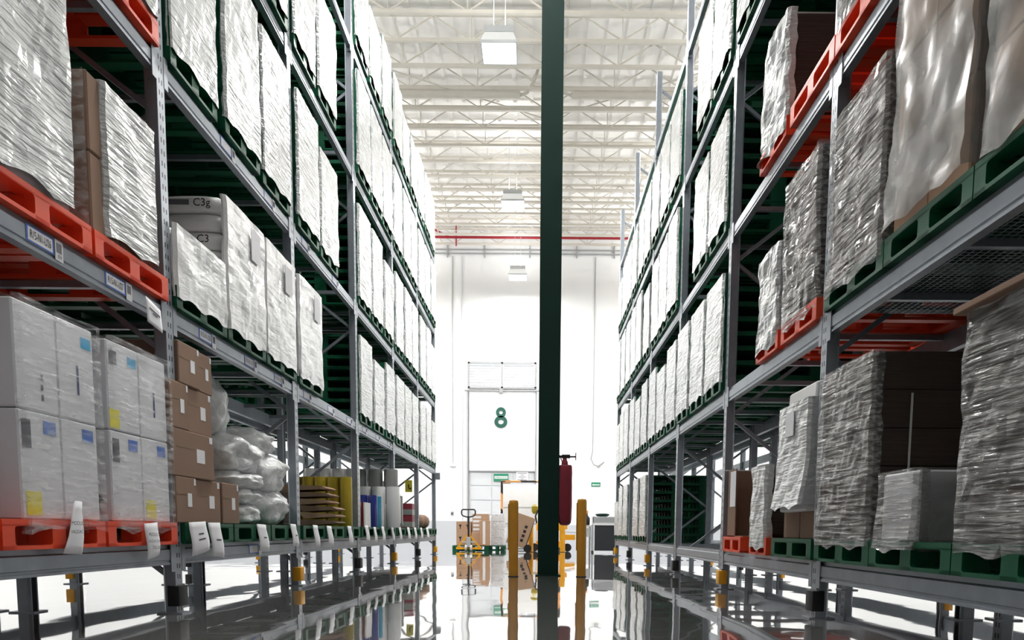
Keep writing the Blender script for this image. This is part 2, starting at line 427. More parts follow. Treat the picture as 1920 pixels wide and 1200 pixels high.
LAB = {(-.85, 16.4): 'square high bay lamp nearest the camera under the roof', (-.85, 24.9): 'square high bay lamp hanging midway down the aisle',
       (-.85, 31.0): 'square high bay lamp hanging in front of the end wall'}
l0 = make_lamp(); LT = []
for i, (lx, ly) in enumerate(LAMPS):
    t = l0 if i == 0 else copy_tree(l0)
    t.location = (lx, ly, 10.42 if ly == 16.4 else 10.72 if ly > 28 else LAMP_Z)
    side = 'central' if lx == -.85 else 'left side' if lx == -7.6 else 'right side' if lx == 6.6 else 'far left' if lx < 0 else 'far right'
    place = 'above the camera' if ly < 1 else 'beside the first rack bays' if ly < 10 else 'beside the fourth rack bay' if ly < 20 else 'before the dock area' if ly < 28 else 'at the end wall'
    t['label'] = LAB.get((lx, ly), 'square high bay lamp over the %s aisle, %s' % (side, place))
    t['group'] = 'high bay lamps'
    LT.append(t)
    for c in t.children:
        if c.name.startswith('hanger_rod'): c.scale.z = HZ - t.location.z - .34
for t in LT:
    ly = t.location.y
    ld = bpy.data.lights.new('lamp_light', 'AREA'); ld.shape = 'SQUARE'; ld.size = .66; ld.energy = LAMP_W * (.42 if ly > 28 else .68 if ly > 20 else .76 if ly > 10 else .78 if ly > 4 else .10); ld.color = (1, .985, .96)
    lo = bpy.data.objects.new('lamp_light', ld); COL.objects.link(lo); lo.parent = t; lo.location = (0, 0, -.06)
    if ly > 4:   # added fill light above the closed housing, facing up to brighten the roof
        lu = bpy.data.lights.new('roof_fill_light', 'AREA'); lu.shape = 'SQUARE'; lu.size = .5; lu.energy = LAMP_W*((.10 if ly > 28 else .06 if ly > 20 else .16 if ly > 10 else .5) if abs(t.location.x) < 2 else .55); lu.color = ld.color
        lo = bpy.data.objects.new('roof_fill_light', lu); COL.objects.link(lo); lo.parent = t; lo.location = (0, 0, .38); lo.rotation_euler.x = math.pi

# ---------------------------------------------------------------- pallet racks
XL, XR, Y0, BAY = -2.533, 1.965, 5.28, 2.7
LEV = {'L': [.49, 2.125, 3.74, 5.49, 7.15], 'R': [.41, 2.09, 3.72, 5.40, 7.10]}
RD, UPH = 1.12, 8.3
um = MB()
um.prism([(-.0, -.05), (-.0, .05), (-.075, .05), (-.09, .038), (-.09, .025), (-.03, .025), (-.03, -.025), (-.09, -.025), (-.09, -.038), (-.075, -.05)], 'z', .01, UPH)
upright_me = um.mesh('upright', 'upright_steel')
foot_me = MB().box(-.13, .05, -.075, .075, 0, .01).mesh('foot_plate', 'steel')
gm = MB(); gm.box(-.06, .028, -.07, .07, .055, .2)
guard_me = {c: rbox(.085, .14, .145, .006, c, 2, 'column_guard') for c in ('rubber', 'yellow_paint')}
BH = .14
bprof = [(0, -BH), (-.02, -BH), (-.055, -BH), (-.055, 0), (-.018, 0), (-.018, -.028), (0, -.036), (0, -.105), (-.007, -.11), (-.007, -.12), (0, -.125)]
bmh = MB(); bmh.prism([(p[0], p[1]) for p in bprof], 'y', .052, BAY-.052); beam_me = bmh.mesh('beam', 'steel')
cm_ = MB(); cm_.box(-.05, .006, .05, .062, -.19, .01); cm_.box(.0, .006, .05, .105, -.19, .01)
conn_me = cm_.mesh('connector', 'steel')
br_l = .78
brace_up = MB().bar((-.05, 0, 0), (-RD+.05, 0, br_l), .035, .03, (0, 1, 0)).mesh('brace', 'steel')
brace_dn = MB().bar((-RD+.05, 0, 0), (-.05, 0, br_l), .035, .03, (0, 1, 0)).mesh('brace', 'steel')
cross_me = MB().box(-RD+.055, -.055, -.02, .02, -.045, -.005).mesh('crossbar', 'steel')

def rack(label, side, xf, rz, bays, levels, detail=True, guards=True, top=UPH):
    # local x=0 is the face of the front uprights, -x goes into the rack; local y follows the row
    t = thing('pallet_rack', label, 'rack', (xf, Y0, 0), rz)
    sg = -1 if rz else 1
    nb0, nb1 = bays
    for i in range(nb0, nb1+1):
        y = sg*i*BAY
        for x, r_ in ((0, 0), (-RD, math.pi)):
            o = ob('upright', upright_me, t, (x, y, 0), r_)
            ob('foot_plate', foot_me, o)
            if guards and (x == 0) == (side in ('L', 'R')):
                c = 'rubber' if i % 2 == 0 else 'yellow_paint'
                gd = ob('column_guard', guard_me[c], o, (-.012, 0, .055))
                gd['label'] = ('black' if c == 'rubber' else 'yellow') + ' plastic upright guard'
        z = .25; k = 0
        while z + br_l < top:
            ob('brace', brace_up if k % 2 == 0 else brace_dn, t, (0, y + .0, z)); z += br_l; k += 1
    for i in range(nb0, nb1):
        ya = sg*i*BAY
        for l, lz in enumerate(levels):
            if lz is None: continue
            for x, r_ in ((-.004, 0), (-RD+.004, math.pi)):
                yy = ya if (r_ == 0) == (sg == 1) else ya + sg*BAY
                o = ob('beam', beam_me, t, (x, yy, lz), r_)
                if detail and r_ == 0:
                    ob('connector', conn_me, o); 
                    c2 = ob('connector', conn_me, o, (0, BAY, 0)); c2.scale = (1, -1, 1)
                if detail and r_ == 0: BEAMS[(side, i, l)] = o
            if detail and l < 4:
                for s in range(3):
                    ob('crossbar', cross_me, t, (0, ya + sg*(.48 + .87*s), lz))
    return t
BEAMS = {}
rackL = rack('grey steel pallet rack lining the left of the aisle', 'L', XL, 0, (-1, 5), LEV['L'])
rackR = rack('grey steel pallet rack lining the right of the aisle', 'R', XR, math.pi, (-1, 5), LEV['R'])
XLB, XRB = XL - RD - .2, XR + RD + .2
rackLB = rack('grey steel rack standing back to back behind the left rack', 'LB', XLB, 0, (-1, 5), LEV['L'], False)
rackRB = rack('grey steel rack standing back to back behind the right rack', 'RB', XRB, math.pi, (-1, 5), LEV['R'], False)

# location labels on the left first beam
def beam_label(bay, lev, y, code, num, w=.19):
    b = BEAMS[('L', bay, lev)]
    yl = y - (Y0 + bay*BAY)
    o = MB().box(0, .003, yl-w/2, yl+w/2, -.10, -.035).build('location_label', 'paper', b)
    MB().box(0, .002, yl-w/2-.012, yl+w/2+.012, -.108, -.026).build('label_backing', 'print_blue', b)
    if code: text('label_text', code, .056, 'print_black', b, (.005, yl, -.068), '+x', sx=.56)
    MB().box(.001, .004, yl+w/2+.02, yl+w/2+.085, -.125, -.02).build('barcode_label', 'paper', b)
    bc = MB()
    for k in range(7): bc.box(.004, .005, yl+w/2+.03+k*.0065, yl+w/2+.033+k*.0065, -.085, -.035)
    bc.build('barcode', 'print_grey', b)
    if num: text('label_text', num, .026, 'print_black', b, (.006, yl+w/2+.053, -.105), '+x', sx=.8)
beam_label(-1, 1, 3.95, 'R15-N1-U26', '074')
beam_label(-1, 1, 4.63, 'R15-N1-U27', '')
for k, (y, c) in enumerate(((5.85, 'R15-N1-U28'), (6.72, 'R15-N1-U29'), (7.45, 'R15-N1-U30'), (8.35, ''), (9.3, ''), (10.2, ''), (11.1, ''), (12.0, ''), (12.9, ''))):
    beam_label(0 if k < 3 else 1 if k < 6 else 2, 1, y, c, '')
for y, b_ in ((6.35, 0), (7.3, 0), (8.4, 1), (9.6, 1)): beam_label(b_, 2, y, '', '')
for y in (6.7,): beam_label(0, 0, y, '', '')

# ---------------------------------------------------------------- pallets
def pallet_mesh(name, m, w=.84, d=1.08, h=.15, rounded=False):
    b = MB(); t_, bt = .026, .02
    # deck slats with gaps, runners, blocks
    n = 7; sw = w/n
    for k in range(n):
        y0 = -w/2 + k*sw
        b.box(-d+.03, -.03, y0+(.0 if k == 0 else .012), y0+sw-(.0 if k == n-1 else .012), h-t_, h)
    for x0, x1 in ((-.09, 0), (-d/2-.06, -d/2+.06), (-d, -d+.09)): b.box(x0, x1, -w/2, w/2, h-t_-.008, h-t_)
    for y0, y1 in ((-w/2, -w/2+.085), (-.055, .055), (w/2-.085, w/2)):
        b.box(-d, 0, y0, y1, 0, bt)
        for x0, x1 in ((-.13, 0), (-d/2-.08, -d/2+.08), (-d, -d+.13)): b.box(x0, x1, y0, y1, bt, h-t_-.008)
    b.box(-.03, 0, -w/2, w/2, h-.034, h); b.box(-d, -d+.03, -w/2, w/2, h-.034, h)
    b.box(-.09, 0, -w/2, w/2, 0, bt)
    if rounded:
        f = .016
        for ya, yb in ((-w/2+.085, -.055), (.055, w/2-.085)):
            for yy, sy in ((ya, 1), (yb, -1)):
                b.prism([(yy, bt), (yy+sy*f, bt), (yy+sy*f*.3, bt+f*.3), (yy, bt+f)], 'x', -.05, 0)
                b.prism([(yy, h-.034), (yy+sy*f, h-.034), (yy+sy*f*.3, h-.034-f*.3), (yy, h-.034-f)], 'x', -.05, 0)
    b.box(-d, -d+.09, -w/2, w/2, 0, bt)
    return b.mesh(name, m)
stack_pal_me = pallet_mesh('pallet', 'green_plastic', w=.745)
pal_me = {'green': pallet_mesh('pallet', 'green_plastic', rounded=True), 'red': pallet_mesh('pallet', 'red_plastic', rounded=True)}
PH = .15
def slot_y(bay, s): return Y0 + bay*BAY + .48 + .87*s
def face_x(side): return XL + .03 if side == 'L' else XR - .03
SRZ = {'L': 0., 'R': math.pi}
ORD = {-1: 'first', 0: 'second', 1: 'third', 2: 'fourth', 3: 'fifth', 4: 'sixth'}
LVN = ['bottom', 'second', 'third', 'fourth', 'top']
SLN = ['near', 'middle', 'far']

def film_mesh(w, h, zb, seed, m='film_white', wrap=.07, amp=.012, nx=16, nz=16, top=.0, flare=0., d=.0, both=True):
    # a sheet hugging the aisle face, turning round both vertical corners
    b = MB(); cols = []
    if both: cols += [(-wrap, -w/2-.004), (-.012, -w/2-.006)]
    else: cols += [(-.012, -w/2-.006)]
    for k in range(nx+1): cols.append((.012, -w/2 + .012 + (w-.024)*k/nx))
    cols += [(-.012, w/2+.006), (-wrap, w/2+.004)]
    nc = len(cols); vs = []
    for r_ in range(nz+1):
        tz = r_/nz
        for ci, (x, y) in enumerate(cols):
            z = zb + (h - zb)*tz
            nval = noise.noise(Vector((y*4+seed*7.3, z*6+seed*3.1, seed*1.7)))
            n2 = noise.noise(Vector((y*11+seed, z*14 - y*8, seed*5.1)))
            dx = amp*nval + amp*.5*n2
            if r_ == 0: z += .035*abs(math.sin(y*9 + seed)) + .01*nval
            if r_ == nz: z += top*nval
            if x < 0 and ci in (0, nc-1): x2 = x + .02*n2
            else: x2 = x + dx + flare*(1-tz)**3
            vs.append((x2, y + (.004*n2 if x > 0 else 0), z))
    fs = [(r_*nc+c, r_*nc+c+1, (r_+1)*nc+c+1, (r_+1)*nc+c) for r_ in range(nz) for c in range(nc-1)]
    b.add(vs, fs)
    return b.mesh('stretch_film', m, m == 'film_bag')
FILM = {}
for hN in (6, 7, 8, 9):
    for v in range(3):
        FILM[('L', hN, v)] = film_mesh(.745, hN*PH + .005, .085, v*3+hN, 'film_white', wrap=.02)
        FILM[('R', hN, v)] = film_mesh(.745, hN*PH + .005, .085, v*3+hN+20, 'film_white_b', wrap=.02)
def stack(side, bay, lev, s, n=9, film=True, label=None, dy=0.):
    z = LEV[side[0]][lev]; y = slot_y(bay, s) + dy
    fx = face_x(side[0]) if len(side) == 1 else ((XLB - .03) if side[0] == 'L' else XRB + .03)
    rowt = {'L': 'left rack', 'R': 'right rack', 'LB': 'rear left rack', 'RB': 'rear right rack'}[side]
    lab = label or ('%s green pallet stack, %s, %s shelf, %s bay, %s place' % ('film-wrapped' if film else 'bare', rowt, LVN[lev], ORD[bay], SLN[s]))
    t = thing('wrapped_pallet_stack' if film else 'pallet_stack', lab, 'pallet stack', (fx + random.uniform(-.012, .012), y + random.uniform(-.015, .015), z + .001), SRZ[side[0]], 'green pallet stacks on the racks')
    for k in range(n):
        ob('pallet', stack_pal_me, t, (random.uniform(-.006, .0), random.uniform(-.004, .004), k*PH))
    if film: ob('stretch_film', FILM[(side[0], n, random.randrange(3))], t)
    return t
for bay in (2, 3, 4):
    for s in range(3):
        for lev, n in ((1, 8), (2, 9), (3, 9), (4, 8)):
            nn = n if random.random() < .7 else n-1
            stack('L', bay, lev, s, max(6, nn))
        for lev, n in ((1, 8), (2, 9), (3, 8)):
            nn = n if random.random() < .8 else n-1
            stack('R', bay, lev, s, max(6, nn))
for s in range(3): stack('L', 0, 2, s, 9)
for s in range(2): stack('L', 1, 2, s, (9, 8)[s])
for s in (0, 1): stack('L', 1, 3, s, 8)
for s in (1, 2): stack('L', 0, 3, s, 8)
for s in (0, 1, 2): stack('R', 1, 1, s, 8)
for s in (0, 1): stack('R', 1, 2, s, 8)
for s in (0, 1): stack('R', 1, 3, s, 8)
stack('R', 0, 3, 2, 8)
for s in (0, 1): stack('R', 3, 0, s, 8)
for s in (0, 1, 2): stack('R', 4, 0, s, 8 if s < 2 else 6)
# bare stacks in the racks behind
for bay in (-1, 0, 1, 2):
    for lev in (1, 2, 3):
        for s in range(3):
            if (bay, s) == (-1, 0): continue
            stack('LB', bay, lev, s, 8, False)
            if lev == 1 and (bay, s) in ((-1, 1), (-1, 2), (0, 0), (0, 1)): continue
            stack('RB', bay, lev, s, 7 if (bay + s) % 2 else 8, False)

for bay, s in ((-1, 1), (-1, 2), (0, 0), (0, 1)):
    t = thing('red_pallet_stack', 'bare stack of red pallets, rear right rack, second shelf, %s bay, %s place' % (ORD[bay], SLN[s]), 'pallet stack', (XRB + .03, slot_y(bay, s), LEV['R'][1] + .001), math.pi, 'red pallet stacks in the rear right rack')
    for k in range(3): ob('pallet', pal_me['red'], t, (0, 0, k*PH))
# wire mesh decks under the nearest right bay
wd = MB()
for k in range(66): wd.box(-RD+.06, -.06, -2.62+k*.039, -2.616+k*.039, -.004, 0)
for k in range(25): wd.box(-.06-k*.0415-.004, -.06-k*.0415, -2.62, -.06, -.008, -.004)
struct(wd.build('wire_deck', 'steel', rackR, loc=(0, BAY, LEV['R'][1]-.002)), 'stuff')
# ---------------------------------------------------------------- generic wrapped loads
def pal_thing(name, label, cat, side, y, lev, w, col, group=None):
    z = LEV[side][lev]
    t = thing(name, label, cat, (face_x(side), y, z + .001), SRZ[side], group)
    p = ob('pallet', pal_me[col], t); p.scale = (1, w/.84, 1)
    return t
def cartons(t, w, h, d, ny, nx, nz, m, x0=-.012, z0=PH, bev=.008, gap=.004, yoff=0., jit=.004):
    out = []
    for k in range(nz):
        for i in range(nx):
            for j in range(ny):
                me = rbox(d/nx-gap, w/ny-gap, h/nz-gap, bev, m)
                o = ob('carton', me, t, (x0 - d/nx*(i+.5) + random.uniform(-jit, 0), yoff - w/2 + w/ny*(j+.5), z0 + h/nz*k)); out.append(((k, i, j), o))
    return dict(out)
def side_film(t, w, d, z0, z1, cam, m='film_clear', seed=1, x0=-.02):
    # clear film over the load face that looks at the camera (cam=-1/+1 in local y)
    b = MB(); nx, nz = 12, 12; vs = []
    for r_ in range(nz+1):
        for c in range(nx+1):
            x = x0 - d*c/nx; z = z0 + (z1-z0)*r_/nz
            n = noise.noise(Vector((x*5+seed, z*7, seed*2.2)))
            vs.append((x, cam*(w/2 + .012 + .008*n), z))
    b.add(vs, [(r_*(nx+1)+c, r_*(nx+1)+c+1, (r_+1)*(nx+1)+c+1, (r_+1)*(nx+1)+c) for r_ in range(nz) for c in range(nx)])
    o = b.build('side_film', m, t); return o
def front_film(t, w, h, zb, seed, m, yoff=0., **k):
    return ob('stretch_film', film_mesh(w, h, zb, seed, m, **k), t, (0, yoff, 0))

# ---- left rack, nearest bay, bottom shelf: white appliance cartons on red pallets
def flat(name, m, parent, face, a0, a1, z0, z1, off):
    b = MB()
    if face == 'x': b.box(off, off+.0015, a0, a1, z0, z1)
    else: b.box(a0, a1, off-.0015, off, z0, z1)
    return b.build(name, m, parent)
def arrow(parent, x, z, off, s=.1):
    MB().prism([(x-s*.9, z), (x, z+s), (x+s*.9, z), (x+s*.42, z), (x+s*.42, z-s*.95), (x-s*.42, z-s*.95), (x-s*.42, z)], 'y', off-.0015, off).build('printed_arrow', 'print_black', parent)
t1 = pal_thing('white_carton_load', 'film-wrapped tall white cartons on red pallet at left frame edge, bottom shelf', 'cartons', 'L', slot_y(-1, 1), 0, .84, 'red')
t2 = pal_thing('white_carton_load', 'film-wrapped tall white cartons with yellow stickers on red pallet beside black-footed upright', 'cartons', 'L', slot_y(-1, 2), 0, .84, 'red')
for t, yo, w in ((t1, .10, .66), (t2, .04, .70)):
    zz = PH
    for k, hh in enumerate((.545, .525)):
        for i in range(2):
            for j in range(2):
                o = ob('carton', rbox(.54, w/2-.004, hh-.005, .008, 'white_carton'), t, (-.30-.545*i, yo - w/4 + j*w/2, zz))
                hy = w/4; hx = .27
                if i == 0:
                    if k == 0:
                        flat('printed_label', 'print_blue', o, 'x', hy*.15, hy*.75, hh-.11, hh-.04, hx+.0005)
                        if j == 0: flat('printed_panel', 'print_grey', o, 'x', -hy*.85, -hy*.45, hh-.19, hh-.05, hx+.0005)
                        if j == (0 if t is t1 else 1): flat('sticker', 'print_yellow', o, 'x', -hy*.8, -hy*.1, .02, .14, hx+.0005)
                    else:
                        if (j == 1 and t is t1) or (j == 0 and t is t2): flat('printed_label', 'print_cyan', o, 'x', hy*.3, hy*.85, hh-.12, hh-.06, hx+.0005)
                        if j == 0 and t is t2:
                            flat('printed_panel', 'print_grey', o, 'x', -hy*.85, -hy*.4, hh-.14, hh-.06, hx+.0005)
                            flat('sticker', 'print_yellow', o, 'x', -hy*.95, -hy*.35, .01, .12, hx+.0005)
                        if j == 0 and t is t1:
                            for q in range(3): flat('printed_mark', 'print_grey', o, 'x', hy*.15, hy*.25, .06+.05*q, .09+.05*q, hx+.0005)
                        if j == 1: flat('printed_mark', 'print_navy', o, 'x', hy*.0, hy*.1, .14, .3, hx+.0005)
                    if j == 0:
                        if (k == 1 and t is t1) or (k == 0 and t is t2): arrow(o, .10 if t is t1 else .17, .12, -hy-.0005, .06)
                        if (k == 0 and t is t1) or k == 1 and t is t2 or k == 0: flat('printed_label', 'print_navy', o, 'y', .02, .18, hh-.10, hh-.03, -hy-.0005)
        zz += hh
    front_film(t, w+.02, zz+.01, .07, 3 if t is t1 else 5, 'film_clear', yoff=yo, amp=.006, top=.01, wrap=.02)
    tp = MB(); tp.add([(-.02, yo-w/2, zz+.005), (-.02, yo+w/2, zz+.0), (-.5, yo+w/2, zz+.01), (-.5, yo-w/2, zz+.02), (-.15, yo-w/4, zz+.05), (-.2, yo+w/4, zz+.03)],
           [(0, 1, 5, 4), (1, 2, 5), (2, 3, 4, 5), (3, 0, 4)])
    tp.build('loose_film', 'film_clear', t)

# ---- left rack, nearest bay, second shelf
t = pal_thing('wrapped_carton_load', 'tall pale wrapped carton load on red pallet at upper left edge', 'cartons', 'L', slot_y(-1, 1), 1, .84, 'red')
cartons(t, .74, 1.28, 1.04, 1, 2, 2, 'white_carton', yoff=-.11)
front_film(t, .77, 1.43, .15, 11, 'film_white', yoff=-.11, amp=.014)
t = pal_thing('wrapped_carton_load', 'wrapped brown cartons on red pallet left of the first upright, second shelf', 'cartons', 'L', slot_y(-1, 2), 1, .84, 'red')
cartons(t, .56, .86, 1.04, 2, 2, 2, 'cardboard', yoff=-.13)
front_film(t, .575, 1.015, .15, 12, 'film_white', yoff=-.13, amp=.012)
side_film(t, .84, 1.0, PH, 1.0, -1, seed=4)
t.children[-1].location.y = .0
# third shelf red pallets, seen from below
for s in range(3):
    t = pal_thing('wrapped_carton_load', 'wrapped load on red pallet high at left, third shelf, %s place' % SLN[s], 'cartons', 'L', slot_y(-1, s), 2, .84, 'red')
    cartons(t, .80, 1.2, 1.04, 2, 2, 3, 'white_carton'); front_film(t, .82, 1.36, .14, 14+s, 'film_white')
t = pal_thing('wrapped_carton_load', 'wrapped load on red pallet in near left corner, second shelf', 'cartons', 'L', slot_y(-1, 0), 1, .84, 'red')
cartons(t, .80, 1.2, 1.04, 2, 2, 2, 'white_carton'); front_film(t, .82, 1.36, .14, 18, 'film_white')
t = pal_thing('white_carton_load', 'film-wrapped white cartons on red pallet in near left corner, bottom shelf', 'cartons', 'L', slot_y(-1, 0), 0, .84, 'red')
cartons(t, .72, 1.07, 1.04, 2, 2, 2, 'white_carton'); front_film(t, .74, 1.2, .1, 19, 'film_clear')

# ---- sacks on the second shelf of the left rack
def sack_mesh(dx, dy, dz):
    bm = bmesh.new(); bmesh.ops.create_cube(bm, size=1)
    bmesh.ops.subdivide_edges(bm, edges=bm.edges, cuts=3, use_grid_fill=True)
    for v in bm.verts:
        c = v.co*2
        k = 5
        r = (abs(c.x)**k + abs(c.y)**k + abs(c.z)**k)**(1/k)
        c = c/r
        v.co = Vector((c.x*dx/2, c.y*dy/2, c.z*dz/2 + dz/2))
        n = noise.noise(v.co*9)
        v.co += v.co.normalized()*n*.006
    me = bpy.data.meshes.new('sack'); bm.to_mesh(me); bm.free(); me.materials.append(MATS['sack'])
    for p in me.polygons: p.use_smooth = True
    return me
sack_me = sack_mesh(.54, .41, .146)
def sacks(label, bay, s, layers, seed, dy=0.):
    t = pal_thing('sack_load', label, 'sacks', 'L', slot_y(bay, s)+dy, 1, .84, 'green', 'palletised white sacks')
    for k in range(layers):
        for i in range(2):
            for j in range(2):
                o = ob('sack', sack_me, t, (-.29-.535*i, -.205+.41*j, PH + .139*k - .002), random.uniform(-.02, .02))
                if j == 0 and i == 0 and seed < 3 and (k % 2 == (0 if layers < 5 else 0)):
                    text('printed_mark', 'C3g' if k == layers-1 else 'C3', .085, 'print_black', o, (.10, -.207, .078), '-y')
                    flat('printed_band', 'print_grey', o, 'y', -.2, .0, .06, .10, -.2065)
    front_film(t, .835, PH + .139*layers, .06, 40+seed, 'film_soft', amp=.010, wrap=.03)
    if layers > 5:
        sh = MB()
        sh.box(.028, .031, .05, .26, PH+.139*layers-.34, PH+.139*layers-.08); sh.build('packing_sheet', 'paper', t)
    return t
sacks('short film-wrapped load of white sacks beside the first upright', 0, 0, 3, 1)
s2 = sacks('tall white sack load with black print behind the short sack load', 0, 1, 7, 2)
sacks('tall white sack load with packing sheet just before the second upright', 0, 2, 7, 3)
sacks('tall white sack load alone beside empty shelf past second upright', 1, 0, 7, 4)

# ---- left rack bottom shelf, second bay: cartons and plastic bags
def lone_pallet(side, y, lev, label, col='green', w=.84):
    z = LEV[side][lev]
    o = ob('plastic_pallet', pal_me[col], None, (face_x(side), y, z+.001), SRZ[side]); o.scale = (1, w/.84, 1)
    return tag(o, label, 'pallet', 'bottom shelf pallets')
for bay in range(0, 5):
    for s in range(3):
        lone_pallet('L', slot_y(bay, s), 0, 'empty-fronted green plastic pallet on left bottom shelf, %s bay, %s place' % (ORD[bay], SLN[s]))
ZP = LEV['L'][0] + PH + .002
def carton(label, x0, x1, y0, y1, z0, z1, m='cardboard', rz=0, cat='carton', group=None, marks=True, face='+x'):
    dx, dy, dz = x1-x0, y1-y0, z1-z0
    o = ob('carton', rbox(dx, dy, dz, .006, m), None, ((x0+x1)/2, (y0+y1)/2, z0), rz); tag(o, label, cat, group)
    if marks:
        MB().box(dx/2, dx/2+.0015, dy*.05, dy*.25, dz*.35, dz*.65).build('paper_label', 'paper', o)
        MB().box(dx/2, dx/2+.0015, -dy*.42, dy*.0, dz*.62, dz*.66).build('printed_line', 'core', o)
        MB().box(dx/2, dx/2+.0015, dy*.38, dy*.46, dz*.84, dz*.98).build('tape_end', 'paper', o)
    return o
XF = XL + .02
rows = [('bottom row', ZP, .325, ((5.24, 5.56), (5.565, 6.02))), ('second row', ZP+.327, .33, ((5.22, 5.88),)), ('third row', ZP+.659, .32, ((5.2, 5.48), (5.485, 5.90))), ('top row', ZP+.981, .29, ((5.35, 5.68), (5.685, 5.93)))]
for rn, z, h, ys in rows:
    for k, (a, b_) in enumerate(ys):
        carton('brown carton in %s of the stack beside the first upright%s' % (rn, '' if len(ys) == 1 else ', left one' if k == 0 else ', right one'),
               XF-.5, XF-.02*(k), a, b_, z, z+h, group='brown cartons on left bottom shelf')
carton('dark-sided brown carton standing before the plastic bags', XF-.38, XF-.03, 6.08, 6.42, ZP, ZP+.33, group='brown cartons on left bottom shelf')

def blob(name, label, c, r, seed, m='poly_bag', cat='bag', group=None, amp=.22, sub=3, pw=2.6):
    bm = bmesh.new(); bmesh.ops.create_icosphere(bm, subdivisions=sub, radius=1)
    for v in bm.verts:
        p = v.co.copy(); k = (abs(p.x)**pw + abs(p.y)**pw + abs(p.z)**pw)**(1/pw); p = p/k
        n = noise.noise(p*1.6 + Vector((seed*5.1, seed*2.3, 0))) + .5*noise.noise(p*4 + Vector((0, seed*3.3, seed))) + .18*noise.noise(p*9 + Vector((seed, 0, seed)))
        p = p*(1 + amp*n)
        v.co = Vector((p.x*r[0], p.y*r[1], max(p.z, -.92)*r[2]))
    zmin = min(v.co.z for v in bm.verts)
    for v in bm.verts: v.co.z -= zmin
    me = bpy.data.meshes.new(name); bm.to_mesh(me); bm.free(); me.materials.append(MATS[m])
    for p in me.polygons: p.use_smooth = True
    o = ob(name, me, None, (c[0], c[1], c[2])); return tag(o, label, cat, group)
BG = 'clear plastic bags of white packing on left bottom shelf'
for i, (lab, c, r) in enumerate((
    ('flattened white plastic bag at the bottom of the pile, beside the brown carton', (-2.84, 6.80, ZP), (.30, .30, .10)),
    ('second white plastic bag in the low stack beside the brown carton', (-2.84, 6.80, ZP+.17), (.30, .30, .085)),
    ('top white plastic bag of the low stack beside the brown carton', (-2.84, 6.80, ZP+.31), (.31, .31, .085)),
    ('bulging clear bag at the bottom of the pile near the second upright', (-2.84, 7.50, ZP), (.32, .36, .19)),
    ('bulging clear bag in the middle of the pile near the second upright', (-2.86, 7.50, ZP+.32), (.32, .38, .20)),
    ('clear bag at the top of the pile near the second upright', (-2.90, 7.38, ZP+.66), (.3, .36, .14)),
    ('broad loose clear bag lying over the middle of the pile', (-2.88, 6.86, ZP+.46), (.32, .40, .17)),
    ('big upright clear bag behind the brown cartons', (-3.0, 6.60, ZP+.72), (.28, .30, .30)))):
    blob('plastic_bag', lab, c, r, i+1, group=BG, amp=.20, sub=4)

# ---- third bay: bundled cardboard edge boards and yellow rolls
def roll(label, x, y, z, r, h, m, group='upright rolls on left bottom shelf'):
    t = thing('material_roll', label, 'roll', (x, y, z), 0, group)
    MB().lathe((0, 0, 0), [(r*.96, 0), (r, .01), (r, h-.01), (r*.96, h)], 20).build('roll_body', m, t, True)
    MB().lathe((0, 0, 0), [(r*.3, h-.02), (r*.3, h+.004)], 12).build('core', 'core', t, True)
    return t
for k in range(5):
    roll('yellow roll, %s of five in a row behind the folded boards' % ('first', 'second', 'third', 'fourth', 'fifth')[k], -3.30+.172*k, 10.28, ZP, .084, .67, 'roll_yellow')
for k in range(6):
    b = MB(); L_ = (.50, .46, .48, .44, .62, .60)[k]; x0 = (-3.02, -2.98, -3.0, -3.04, -3.22, -3.24)[k]; z = ZP + .006 + k*.086
    b.prism([(x0-.05, z+.082), (x0+L_-.06, z+.066), (x0+L_, z+.04), (x0+L_-.02, z+.028), (x0+.05, z+.002), (x0+.02, z+.03)], 'y', 9.45, 9.92)
    o = b.build('folded_board', 'cardboard_light' if k % 2 else 'cardboard'); o.location = (0, 0, 0)
    tag(o, 'folded brown cardboard board, %s from bottom of its pile' % ('first', 'second', 'third', 'fourth', 'fifth', 'topmost')[k], 'cardboard', 'folded boards on left bottom shelf')
carton('dark carton half hidden behind second upright on bottom shelf', -3.4, -2.75, 8.15, 8.6, ZP, ZP+.34, 'cardboard_brown', marks=False)
for k in range(4):
    roll('pale tall roll behind the yellow rolls, number %s from left' % ('one', 'two', 'three', 'four')[k], -3.26+.2*k, 10.9, ZP, .095, .83, 'roll_white')
# ---- fourth bay: blue, teal, white, red and yellow rolls
roll('dark blue roll, left of the blue pair', -2.72+.03, 11.62, ZP, .075, .49, 'roll_blue')
roll('dark blue roll, right of the blue pair', -2.56+.02, 11.62, ZP, .07, .49, 'roll_blue')
roll('teal roll standing right of the blue rolls', -2.62, 12.3, ZP, .075, .50, 'roll_teal')
roll('yellow roll standing just past the third upright', -2.63, 10.98, ZP, .05, .47, 'roll_yellow')
for k in range(3):
    o = MB().box(-.012, .012, -.18, .18, 0, .36).build('sample_board', ('white_block', 'extinguisher_red', 'white_block')[k]); o.location = (-2.60+.034*k, 11.2, ZP)
    tag(o, ('white thin board left of the red one by the blue rolls', 'red thin board standing before the blue rolls', 'white thin board right of the red one by the blue rolls')[k], 'board')
for k in range(4):
    roll('light grey roll, %s of four behind the blue rolls' % ('first', 'second', 'third', 'fourth')[k], -3.15+.24*k, 12.7, ZP, .11, .68, 'roll_white')
for k in range(4):
    roll('dark grey tall roll, %s of four at the back of the fourth bay' % ('first', 'second', 'third', 'fourth')[k], -3.35+.27*k, 13.1, ZP, .12, 1.0, 'roll_grey')
